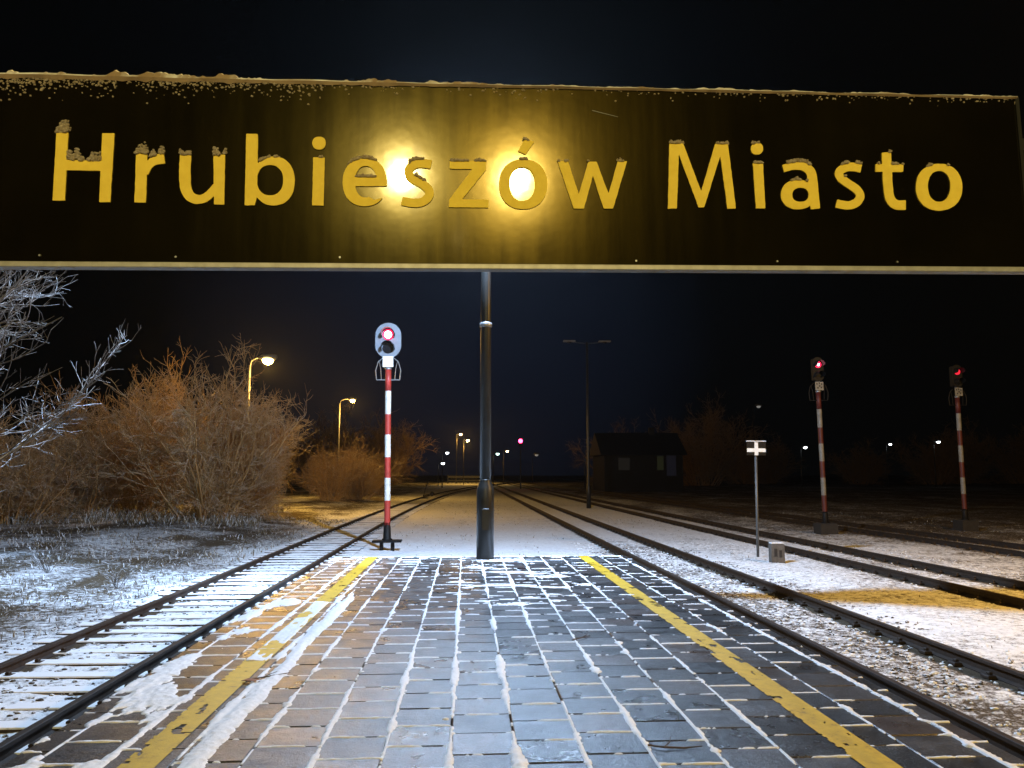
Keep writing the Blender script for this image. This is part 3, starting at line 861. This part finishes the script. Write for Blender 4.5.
def t_lamp(loc, label, lit, rz=0, h=10.9, arm=1.18, powers=(0, 0)):
    r = thing('twin_arm_lamp_post', label, 'lamp post', loc, 'twin-arm lamp posts of the yard', rz)
    mb = MB(); mb.lathe([(.15, 0), (.15, 1.4), (.1, 1.5), (.09, 5), (.07, h)], 0, 0, 16); mb.build('mast', M['post'], r, True)
    mb = MB(); mb.tube([(-arm+.3, 0, h-.03), (0, 0, h-.12), (arm-.3, 0, h-.03)], .035, 8); mb.build('crossarm', M['post'], r)
    for s in (-1, 1):
        mb = MB(); mb.box(s*arm-.40, s*arm+.40, -.13, .13, h-.02, h+.10, .03); hd = mb.build('lamp_head', M['post_light'], r)
        mb = MB(); mb.lathe([(.03, h-.10), (.13, h-.07), (.15, h-.022)], s*arm, 0, 16); mb.build('lamp_glass', (M['lamp_pale'] if s < 0 else M['lamp_sodium']) if lit else M['lens_off'], hd)
        if lit:
            w = Matrix.Rotation(rz, 4, 'Z') @ Vector((s*arm, 0, h-.22))
            light('yard_lamp_light', (loc[0]+w.x, loc[1]+w.y, loc[2]+w.z), powers[0 if s < 0 else 1], (1, .75, .24) if s > 0 else (1, .84, .38), .13)
    return r
t_lamp((7.95, 52, GZ), 'tall dark unlit twin-arm lamp post standing among the yard tracks', False)

def street_lamp(name, label, loc, h, arm, az, power, glass, color=SODIUM, size=1.0, group=None, pole_mat='post_light'):
    r = thing(name, label, 'street lamp', loc, group, 0)
    c, s = math.cos(az), math.sin(az)
    mb = MB(); mb.lathe([(.09, 0), (.085, 2), (.055, h-.3)], 0, 0, 12); mb.build('pole', M[pole_mat], r, True)
    mb = MB(); mb.tube([(0, 0, h-.35), (c*arm*.15, s*arm*.15, h-.05), (c*arm*.55, s*arm*.55, h+.08), (c*arm, s*arm, h+.1)], .035, 8); mb.build('arm', M[pole_mat], r, True)
    cx, cy = c*arm, s*arm
    mb = MB(); mb.tube([(cx-c*.15, cy-s*.15, h+.10), (cx+c*.1*size, cy+s*.1*size, h+.14), (cx+c*.55*size, cy+s*.55*size, h+.12)], [.05, .13*size, .08*size], 10); hd = mb.build('lamp_head', M['post_light'], r, True)
    gx, gy = cx+c*.25*size, cy+s*.25*size
    R = .19*size
    mb = MB(); mb.lathe([(R*.25, h-R*.95), (R*.75, h-R*.7), (R, h-R*.2), (R*.9, h+.02)], gx, gy, 14); mb.build('lamp_glass', M[glass], hd, True)
    if power: light('street_lamp_light', (loc[0]+gx, loc[1]+gy, loc[2]+h-R-.12), power, color, .12)
    return r
p1 = at_y(246, 474, 44.0)
street_lamp('street_lamp', 'bright yellow sodium street lamp rising above the big bare shrubs on the left', (p1[0], 44, GZ+.3), 8.1, .62, -.2, P_S1, 'lamp_sodium', size=1.6, group='sodium street lamps along the left')
p2 = at_y(338, 474, 70.0)
street_lamp('street_lamp', 'second sodium street lamp on the left, farther off behind the low orange shrubs', (p2[0], 70, GZ), 8.6, .8, 0.1, P_S2, 'lamp_sodium', size=1.15, group='sodium street lamps along the left')
# yard lamps behind the viewer, mirrored in the name board and lighting the letters
t_lamp((.32, -11.3, 0), 'twin-arm yard lamp post with both sodium lamps lit, behind the viewer', True, 0, 8.1, 1.20, (P_TWIN_L, P_TWIN_R))
street_lamp('street_lamp', 'sodium street lamp out of the photo beyond the right-hand yard', (18.5, 7.5, GZ), 9.5, .8, 2.9, P_YARD, 'lamp_sodium')

# far lamps seen around the station throat
def far_lamp(x, y, Y, glass, power, label, color, size, base_h=None):
    p = at_y(x, y, Y); h = p[2]-GZ
    return street_lamp('street_lamp', label, (p[0]-.5, Y, GZ), h, .4, 0, power, glass, color, size, 'small far-off lamps', 'post')
far_lamp(445.5, 452.5, 130, 'lamp_white_far', 0, 'upper of two small white lamps far off at the left of the tall post', COOL, 1.5)
far_lamp(441, 463, 150, 'lamp_white_far', 0, 'lower of two small white lamps far off at the left of the tall post', COOL, 1.8)
far_lamp(459, 434, 190, 'lamp_sodium_far', P_FAR, 'higher far warm lamp of the pair just left of the tall platform post', SODIUM, 1.9)
far_lamp(466, 440, 170, 'lamp_sodium_far', P_FAR, 'lower far warm lamp of the pair just left of the tall platform post', SODIUM, 1.9)
far_lamp(496, 453.5, 150, 'lamp_green_far', 0, 'far greenish white lamp just right of the tall platform post', COOL, 1.6)
far_lamp(506, 451, 170, 'lamp_sodium_far', 0, 'far warm lamp between the greenish lamp and the far red signal', SODIUM, 1.5)
far_lamp(534.5, 454.5, 190, 'lamp_faint', 0, 'faint far lamp right of the far red signal light', COOL, 2.4)
far_lamp(588, 455.5, 120, 'lamp_white_far', 0, 'white lamp shining beside the dark twin-arm post', COOL, .9)
far_lamp(803.5, 447, 130, 'lamp_white_far', 0, 'white far lamp just left of the middle red signal', COOL, 1.6)
far_lamp(889, 444, 130, 'lamp_white_far', 0, 'white far lamp midway between the two right-hand signals', COOL, 1.25)
far_lamp(936.5, 441.5, 130, 'lamp_white_far', 0, 'white far lamp just left of the rightmost signal', COOL, 1.6)
far_lamp(756.5, 406, 110, 'lamp_faint', 0, 'faint grey unlit-looking lamp high above the white cross marker', COOL, 1.6)

# ================================================================== SIGNALS
def oval(w, h, n=12, cx=0, cz=0):
    r = w/2; o = []
    for i in range(n+1): a = math.pi*i/n; o.append((cx+r*math.cos(a), cz+h/2-r+r*math.sin(a)))
    for i in range(n+1): a = math.pi+math.pi*i/n; o.append((cx+r*math.cos(a), cz-h/2+r+r*math.sin(a)))
    return o
def make_signal(loc, label, kind, lean=0.0, rz=0.0):
    r = thing('railway_signal', label, 'railway signal', loc, 'red and white banded light signals', rz); r.rotation_euler = (0, lean, rz)
    if kind == 'plate':
        mb = MB()
        for sx in (-.16, .16): mb.box(sx-.05, sx+.05, -.06, .06, -.1, .24, .008)
        mb.box(-.42, .42, -.2, .2, .235, .30, .012); mb.build('foot', M['black'], r)
    else:
        mb = MB(); mb.box(-.32, .32, -.32, .32, -.2, .42, .03); mb.build('foot', M['dark_concrete'], r)
    zb = .30 if kind == 'plate' else .42
    mb = MB(); mb.lathe([(.15, zb), (.15, zb+.03), (.115, zb+.05), (.105, zb+.36), (.088, zb+.42), (.088, .80)], 0, 0, 18); mb.build('sleeve', M['black'], r, True)
    zs = [.73, 1.435, 2.085, 2.69, 3.35, 3.95, 4.64, 5.27]
    for i in range(7):
        mb = MB(); rad = .088; mb.lathe([(rad, zs[i]), (rad, zs[i+1])], 0, 0, 18, caps=(i == 6)); mb.build('mast_band', M[('red' if i % 2 == 0 else 'white') if kind == 'plate' else ('dimmed_red' if i % 2 == 0 else 'dimmed_white')], r, True)
    # collar + number plate
    mb = MB(); mb.lathe([(.075, 5.27), (.1, 5.28), (.1, 5.33), (.07, 5.34), (.07, 5.9)], 0, 0, 16); mb.build('collar', M['galv'], r, True)
    mb = MB(); mb.box(-.155, .155, -.13, -.112, 5.34, 5.66, .003); pl = mb.build('number_plate', M['white' if kind == 'plate' else 'dimmed_white'], r)
    if kind != 'plate':
        mb = MB()
        for q, (a, b) in enumerate(((-.09, 5.58), (.0, 5.60), (.09, 5.57), (-.06, 5.43), (.07, 5.44), (.01, 5.50))):
            mb.box(a-.022, a+.022, -.133, -.1305, b-.03, b+.03)
        mb.build('worn_marking', M['black'], pl)
    # back board, lenses, hoods
    hz = 6.14
    if kind == 'plate':
        mb = MB(); mb.prism(oval(.76, 1.06, 14, 0, hz), -.10, -.085); bd = mb.build('back_board', M['board_grey'], r)
        mb = MB(); mb.prism(oval(.78, 1.08, 14, 0, hz), -.084, -.06); mb.build('board_rim', M['black'], bd)
    else:
        mb = MB(); mb.prism(oval(.42, .92, 14, 0, hz), -.10, -.07); bd = mb.build('back_board', M['black'], r)  # darkness of the unlit board put in as black
    mb = MB(); mb.box(-.15, .15, -.068, .18, hz-.42, hz+.42, .03); mb.build('lamp_housing', M['black'], r)
    for dz, lit in ((.17, True), (-.23, False)):
        z = hz+dz
        R = .165 if kind == 'plate' else .12
        mb = MB(); mb.tube([(0, -.101, z), (0, -.125, z)], R, 20); ln = mb.build('lens', M[('hood_glow' if kind == 'plate' else ('lens_red_mid' if kind == 'mid' else 'lens_red_dim')) if lit else 'lens_off'], r)  # the grey-board signal's lit disc is widened to include its hood's red glow
        if lit and kind != 'dim':
            mb = MB(); mb.tube([(.0, -.126, z), (0, -.130, z)], R*(.66 if kind == 'plate' else .4), 16); mb.build('bulb', M['lens_core'], ln)
        # hood: upper half shell reaching forward
        mb = MB(); n = 12; V = []; F = []
        for yy, rr in ((-.102, R+.035), (-.42, R+.02)):
            for i in range(n+1):
                a = math.radians(-25+230*i/n)
                drop = 0 if yy > -.2 else 0
                V += [(math.cos(a)*rr, yy if (0 < i < n or yy > -.2) else yy+.1, z+math.sin(a)*rr+drop)]
        for yy, rr in ((-.102, R+.030), (-.42, R+.015)):
            for i in range(n+1):
                a = math.radians(-25+230*i/n); V += [(math.cos(a)*rr, yy if (0 < i < n or yy > -.2) else yy+.1, z+math.sin(a)*rr)]
        q = n+1
        for i in range(n):
            F += [(i, i+1, q+i+1, q+i), (2*q+i, 3*q+i, 3*q+i+1, 2*q+i+1), (q+i, q+i+1, 3*q+i+1, 3*q+i)]
        mb._add(V, F); mb.build('hood', M['black'], r)
    # maintenance step frame hanging at both sides under the head
    mb = MB()
    mb.tube([(-.34, -.02, 4.97), (.34, -.02, 4.97)], .017, 6)
    for s in (-1, 1):
        mb.tube([(s*.34, -.02, 4.97), (s*.37, -.02, 5.25), (s*.30, -.02, 5.50), (s*.17, -.02, 5.62)], .015, 6)
        mb.tube([(s*.20, -.02, 4.97), (s*.22, -.02, 5.30), (s*.28, -.02, 5.55)], .011, 6)
    mb.build('step_frame', M['galv' if kind == 'plate' else 'black'], r)  # black on the right-hand signals stands in for the dark around them
    return r
M['board_grey'] = simple('signal_board_paint', (.15, .17, .20), (.10, .115, .14), 5, .5)
M['lens_red_mid'] = emit('middle_red_signal_glass', (1.0, .02, .08), 2.2)
ps = at_z(387, 550.5, GZ)
make_signal((ps[0], ps[1], GZ), 'tall red and white banded signal with grey oval board and bright red light', 'plate', -.010)
pm = at_z(826, 534, GZ)
make_signal((pm[0], pm[1], GZ-.02), 'dim banded signal with bright red light standing nearer the white cross marker', 'mid', -.012)
pr = at_z(966, 530, GZ)
make_signal((pr[0], pr[1], GZ-.02), 'rightmost dark banded signal with a faint red light at the edge of the yard', 'dim', -.004)
light('red_signal_glow', (ps[0], ps[1]-.30, GZ+6.31), 3, (1, .03, .15), .05)

# far red signal
pf = at_y(520.5, 441, 120)
def far_signal():
    h = pf[2]-GZ
    r = thing('railway_signal', 'small far-off red signal light right of the tall platform post', 'railway signal', (pf[0], 120, GZ))
    mb = MB(); mb.lathe([(.1, 0), (.08, h-.5)], 0, 0, 10); mb.build('mast', M['post'], r)
    mb = MB(); mb.prism(oval(.6, 1.3, 10, 0, h-.2), -.05, .05); mb.build('back_board', M['black'], r)
    mb = MB(); mb.tube([(0, -.052, h), (0, -.1, h)], .30, 12); mb.build('lens', M['lens_red'], r)
far_signal()

# ---- white cross marker
pc = at_z(758, 557, GZ)
def cross_marker():
    r = thing('track_marker_sign', 'slim grey post bearing a small black board with a white cross', 'track sign', (pc[0], pc[1], GZ))
    mb = MB(); mb.lathe([(.038, -.2), (.036, 2.72)], 0, 0, 12); mb.build('post', M['post_light'], r, True)
    mb = MB(); mb.box(-.26, .26, -.055, -.04, 2.70, 3.07, .004); b = mb.build('board', M['black'], r)
    mb = MB(); mb.box(-.257, -.051, -.0585, -.0555, 2.79, 2.89); mb.box(.051, .257, -.0585, -.0555, 2.79, 2.89); mb.box(-.05, .05, -.0585, -.0555, 2.703, 3.055); mb.build('white_cross', M['white'], b)
    mb = MB(); mb.box(-.27, .27, -.065, -.03, 3.071, 3.095, .008); mb.build('snow_cap', M['snow'], b)
    r.rotation_euler = (0, .012, 0)
cross_marker()
# ---- low concrete post
pk = at_z(777, 562, GZ)
def km_post():
    r = thing('concrete_marker_post', 'low square concrete marker block at the foot of the white cross post', 'marker post', (pk[0], pk[1], GZ))
    mb = MB(); mb.box(-.17, .17, -.1, .1, -.2, .46, .03); mb.build('block', M['concrete'], r)
    mb = MB(); mb.box(-.165, .165, -.095, .095, .458, .485, .012); mb.build('snow_cap', M['snow'], r)
    mb = MB(); mb.box(-.10, -.02, -.1025, -.1005, .14, .34); mb.box(.03, .10, -.1025, -.1005, .12, .30); mb.build('worn_marking', M['dark_concrete'], r)
km_post()
# ---- switch stand
pw = at_z(424, 499, GZ)
def switch_stand():
    r = thing('switch_stand', 'small dark point lever with weight beside the left track far beyond the signal', 'track lever', (pw[0], pw[1], GZ))
    mb = MB(); mb.box(-.4, .4, -.25, .25, -.1, .12, .02); mb.build('base', M['black'], r)
    mb = MB(); mb.tube([(-.1, 0, .1), (.25, 0, 1.35), (.32, 0, 1.55)], .035, 8); mb.tube([(-.1, 0, .3), (.7, 0, .45)], .05, 8); mb.build('lever', M['black'], r)
    mb = MB(); mb.tube([(.7, -.12, .45), (.7, .12, .45)], .2, 14); mb.build('weight', M['black'], r)
switch_stand()
# ---- far barrier / fence at the crossing
def far_fence():
    p = at_y(448, 474, 185); q = at_y(480, 474, 185); w = q[0]-p[0]
    r = thing('barrier_fence', 'long pale fence across the tracks, far off left of the tall post', 'fence', (p[0], 185, GZ))
    mb = MB(); mb.box(0, w, -.05, .05, 1.3, 1.75); mb.box(0, w, -.05, .05, .6, .85); mb.build('rails', M['post_light'], r)
    for k in range(9):
        x = w*k/8; mb = MB(); mb.box(x-.08, x+.08, -.1, .05, 0, 2.0); mb.build('fence_post', M['post_light'], r)
far_fence()
# ---- dark house at the far side of the yard
def house():
    Y = 100; p = at_y(640, 474, Y)
    r = thing('house', 'dark far house with dim blue and green lit windows beyond the yard', 'house', (p[0], Y, GZ))
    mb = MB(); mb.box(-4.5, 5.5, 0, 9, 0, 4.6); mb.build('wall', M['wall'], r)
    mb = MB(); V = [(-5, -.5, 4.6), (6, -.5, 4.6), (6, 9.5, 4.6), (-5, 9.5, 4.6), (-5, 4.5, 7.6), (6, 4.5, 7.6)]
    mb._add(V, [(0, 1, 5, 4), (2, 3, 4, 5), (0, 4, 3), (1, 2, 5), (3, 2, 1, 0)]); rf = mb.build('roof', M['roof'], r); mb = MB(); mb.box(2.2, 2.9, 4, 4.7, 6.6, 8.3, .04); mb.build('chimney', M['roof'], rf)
    for x, w, z0, z1, m_ in ((-2.0, 1.4, 2.7, 4.2, 'win_grey'), (2.6, .8, 2.7, 4.4, 'win_green'), (4.0, 1.2, 2.0, 4.5, 'win_blue')):
        mb = MB(); mb.box(x-w/2-.1, x+w/2+.1, -.06, -.001, z0-.1, z1+.1); fr = mb.build('window', M['roof'], r)
        mb = MB(); mb.box(x-w/2, x+w/2, -.07, -.061, z0, z1); mb.build('pane', M[m_], fr)
house()

# ================================================================== TREES AND SHRUBS
def tubes_mesh(name, paths, mat, parent, sides=3):
    """paths: list of (points array (k,3), radii (k,))"""
    V = []; F = []; base = 0
    ang = np.arange(sides)*2*math.pi/sides
    for P, R in paths:
        k = len(P); d = np.gradient(P, axis=0); d /= np.linalg.norm(d, axis=1)[:, None]+1e-9
        ref = np.array([0, 0, 1.0]) if abs(d[0, 2]) < .8 else np.array([1.0, 0, 0])
        u = np.cross(d, ref); u /= np.linalg.norm(u, axis=1)[:, None]+1e-9; w = np.cross(d, u)
        ring = P[:, None]+(u[:, None]*np.cos(ang)[None, :, None]+w[:, None]*np.sin(ang)[None, :, None])*R[:, None, None]
        V.append(ring.reshape(-1, 3))
        for i in range(k-1):
            for j in range(sides):
                a, b = base+i*sides+j, base+i*sides+(j+1) % sides; F.append((a, b, b+sides, a+sides))
        base += k*sides
    o = np_mesh(name, np.concatenate(V), F, mat, parent, smooth=True)
    return o
def grow(rng, p, d, length, r0, k, wob, up, r1=None):
    P = [np.array(p, float)]; d = np.array(d, float); d /= np.linalg.norm(d); st = length/(k-1)
    for i in range(k-1):
        d = d+rng.normal(0, wob, 3)+np.array([0, 0, up]); d /= np.linalg.norm(d); P.append(P[-1]+d*st)
    P = np.array(P); R = np.linspace(r0, r0*.3 if r1 is None else r1, k); return P, R
def branch_off(rng, P, t, ang, bias=None):
    i = min(int(t*(len(P)-1)), len(P)-2); f = t*(len(P)-1)-i; p = P[i]*(1-f)+P[i+1]*f; d = P[i+1]-P[i]; d /= np.linalg.norm(d)
    v = rng.normal(0, 1, 3)
    if bias is not None: v = v+bias
    v -= d*v.dot(d); v /= np.linalg.norm(v)+1e-9
    return p, d*math.cos(ang)+v*math.sin(ang)
def shrub_paths(seed, h, w, nst, nb, nt, ntw, thin=1.0):
    rng = np.random.default_rng(seed); stems = []; tw = []
    for s in range(nst):
        a = rng.uniform(0, 6.28); sp = rng.random()**.7
        p = np.array([math.cos(a)*sp*w*.16, math.sin(a)*sp*w*.16, -.1]); L = h*rng.uniform(.65, 1.08)*(1-.25*sp)
        d = (math.cos(a)*sp*.75*w/h, math.sin(a)*sp*.75*w/h, 1)
        P, R = grow(rng, p, d, L, .045*rng.uniform(.6, 1.2), 8, .10, .02, .010); stems.append((P, R))
        for b in range(nb):
            t = rng.uniform(.03, .98); q, dd = branch_off(rng, P, t, rng.uniform(.5, 1.15))
            PB, RB = grow(rng, q, dd, L*rng.uniform(.18, .42)*(1.1-.4*t), .016, 5, .16, .05, .006); stems.append((PB, RB))
            for c in range(nt):
                q, dd = branch_off(rng, PB, rng.uniform(.15, 1), rng.uniform(.4, 1.1))
                PT, RT = grow(rng, q, dd, rng.uniform(.35, 1.0)*h/6, .0075*thin, 4, .18, .05, .004*thin); tw.append((PT, RT))
                for e in range(ntw):
                    q, dd = branch_off(rng, PT, rng.uniform(.2, 1), rng.uniform(.4, 1.1))
                    tw.append(grow(rng, q, dd, rng.uniform(.15, .5)*h/6, .0055*thin, 3, .2, .04, .003*thin))
    return stems, tw
SHR = {}
def shrub(px, Y, h, w, label, seed, dens=(40, 10, 6, 3), zoff=0.0):
    p = at_y(px, 474, Y)
    r = thing('bare_shrub', label, 'shrub', (p[0], Y, float(ground_h(p[0], Y))+zoff), 'bare shrubs left of the line', 0)
    key = seed
    if key not in SHR:
        st, tw = shrub_paths(seed, 6.0, 7.0, *dens, thin=1.35)
        a = tubes_mesh('stems', st, M['bush'], r, 4); b = tubes_mesh('twigs', tw, M['bush'], r, 3); SHR[key] = (a, b)
    else:
        for o in SHR[key]: c = o.copy(); COL.objects.link(c); c.parent = r
    r.scale = (w/7, w/7, h/6); r.rotation_euler = (0, 0, random.uniform(0, 6))
    return r
shrub(212, 35, 7.2, 7.8, 'largest bare brown shrub, in front of the nearer yellow street lamp', 1)
shrub(250, 38, 6.4, 5.4, 'bare shrub at the right of the largest shrub, under the nearer street lamp', 2)
shrub(140, 39, 7.4, 7.6, 'bare brown shrub just left of the largest shrub, partly behind it', 2)
shrub(70, 37, 5.4, 7.0, 'dim bare shrub between the frosted tree and the shrubs by the street lamp', 1)
shrub(8, 33, 4.4, 6.5, 'dark bare shrub low behind the branches of the frosted tree', 2)
shrub(150, 50, 7.6, 8.5, 'tall dim bare shrub farther back behind the left shrubs', 1)
shrub(331, 60, 4.1, 4.6, 'low orange-lit shrub just left of the second street lamp pole', 2)
shrub(356, 66, 5.1, 6.0, 'orange-lit bare shrub at the foot of the second street lamp', 1)
shrub(375, 84, 4.2, 4.4, 'dim bare shrub behind the red and white signal mast', 2)

for i in range(12):
    tx = [33, 45, 58, 70, 84, 97, 110, 124, 140, -14, -26, -40][i]; ty = 165+random.uniform(-15, 25)
    r = thing('distant_tree', 'dark bare tree in the distant row along the horizon', 'tree', (tx+random.uniform(-3, 3), ty, GZ), 'dark trees along the horizon', random.uniform(0, 6))
    for o in SHR[1+i % 2]: c = o.copy(); COL.objects.link(c); c.parent = r
    q = random.uniform(1.7, 2.6); r.scale = (q, q, q*random.uniform(.85, 1.1))

def left_tree():
    bx, by = -8.75, 12.6
    r = thing('frosted_tree', 'bare tree with frosted blue-white branches reaching in from the left edge', 'tree', (bx, by, float(ground_h(bx, by))))
    rng = np.random.default_rng(5)
    trunk = []; limbs = []; twigs = []
    P, R = grow(rng, (0, 0, -.1), (.0, 0, 1), 6.3, .17, 10, .05, .02, .05); trunk.append((P, R))
    for b in range(29):
        t = rng.uniform(.10, .97); q, dd = branch_off(rng, P, t, rng.uniform(.85, 1.35), np.array([1.0, -.1, 0]))
        L = rng.uniform(2.2, 3.9)*(1.12-.45*t)
        PB, RB = grow(rng, q, dd, L, .034*(1.2-.6*t), 9, .09, .045, .007); limbs.append((PB, RB))
        for c in range(7):
            q, dd = branch_off(rng, PB, rng.uniform(.15, 1), rng.uniform(.35, .9))
            PT, RT = grow(rng, q, dd, rng.uniform(.5, 1.35), .012, 6, .11, .05, .005); limbs.append((PT, RT))
            for e in range(5):
                q, dd = branch_off(rng, PT, rng.uniform(.1, 1), rng.uniform(.35, .9))
                PE, RE = grow(rng, q, dd, rng.uniform(.2, .6), .0062, 5, .14, .05, .0035); twigs.append((PE, RE))
                for z in range(2):
                    q, dd = branch_off(rng, PE, rng.uniform(.2, 1), rng.uniform(.4, .9)); twigs.append(grow(rng, q, dd, rng.uniform(.08, .28), .004, 3, .1, .05, .0028))
    tubes_mesh('trunk', trunk, M['tree'], r, 10); tubes_mesh('limbs', limbs, M['tree'], r, 6); tubes_mesh('twigs', twigs, M['tree'], r, 4)
left_tree()

# small weeds on the field
def weed(px, py, label, seed, h=.8):
    p = at_z(px, py, GZ+.15); r = thing('dry_weed', label, 'weed', (p[0], p[1], float(ground_h(p[0], p[1]))), 'dry weeds in the left field')
    rng = np.random.default_rng(seed); tw = []
    for s in range(9):
        a = rng.uniform(0, 6.28); P, R = grow(rng, (0, 0, -.05), (math.cos(a)*.7, math.sin(a)*.7, 1), h*rng.uniform(.5, 1), .006, 6, .12, .03, .003); tw.append((P, R))
        for b in range(6):
            q, dd = branch_off(rng, P, rng.uniform(.3, 1), .6); tw.append(grow(rng, q, dd, h*.25, .004, 4, .12, .03, .0025))
    tubes_mesh('stalks', tw, M['tree'], r, 4)
weed(48, 572, 'dry frosted weed with bent stalks in the left field, nearest the frame edge', 3, .9)
weed(118, 580, 'dry frosted weed in the left field closer to the left track', 4, .6)
weed(25, 535, 'dry frosted weed farther back in the left field under the frosted tree', 6, .8)

# twigs and leaf on the platform
def twig(pts, label):
    W_ = [at_z(x, y, .012) for x, y in pts]; c = W_[0]
    r = thing('fallen_twig', label, 'twig', tuple(c), 'fallen twigs on the platform')
    mb = MB(); L = [tuple(np.array(p)-c+np.array([0, 0, .006*math.sin(i*2.1)])) for i, p in enumerate(W_)]
    mb.tube(L, [.006]*(len(L)-1)+[.003], 6); mb.build('stem', M['twig'], r)
    if len(L) > 2:
        mb = MB(); m_ = np.array(L[1]); mb.tube([tuple(m_), tuple(m_+np.array([.05, .06, .01])), tuple(m_+np.array([.08, .16, .006]))], [.004, .003, .002], 5); mb.build('side_shoot', M['twig'], r)
twig([(648, 745), (664, 748), (684, 747), (702, 746)], 'fallen twig lying on the pavers at the lower right of centre')
twig([(572, 640), (582, 638), (590, 635)], 'short fallen twig lying near the middle of the platform')
twig([(246, 680), (262, 678), (290, 672)], 'short fallen twig across the left yellow line')
def leaf():
    p = at_z(250, 681, .012); r = thing('fallen_leaf', 'small orange dead leaf lying on the left yellow line', 'leaf', tuple(p))
    mb = MB(); V = [(-.07, 0, .002), (-.02, .035, .012), (.04, .03, .006), (.09, 0, .016), (.04, -.03, .004), (-.02, -.03, .010), (0, 0, 0)]
    V2 = [(a, b, c+.002) for a, b, c in V]
    mb._add(V+V2, [(6, i, (i+1) % 6) for i in range(6)]+[(13, 7+(i+1) % 6, 7+i) for i in range(6)]+[(i, 7+i, 7+(i+1) % 6, (i+1) % 6) for i in range(6)]); mb.build('blade', M['leaf'], r)
leaf()

# ------------------------------------------------------------------ night haze
def haze():
    mb = MB(); mb.box(-1450, 1450, -80, 1260, -2.2, 13.5); m = bpy.data.materials.new('night_haze'); m.use_nodes = True
    nt = m.node_tree; nt.nodes.remove(nt.nodes['Principled BSDF'])
    v = nt.nodes.new('ShaderNodeVolumePrincipled'); v.inputs['Density'].default_value = HAZE; v.inputs['Color'].default_value = (.85, .88, .92, 1); v.inputs['Anisotropy'].default_value = .75
    nt.links.new(v.outputs[0], nt.nodes['Material Output'].inputs['Volume'])
    tag(mb.build('haze', m), kind='stuff')
HAZE = 0.00014
haze()
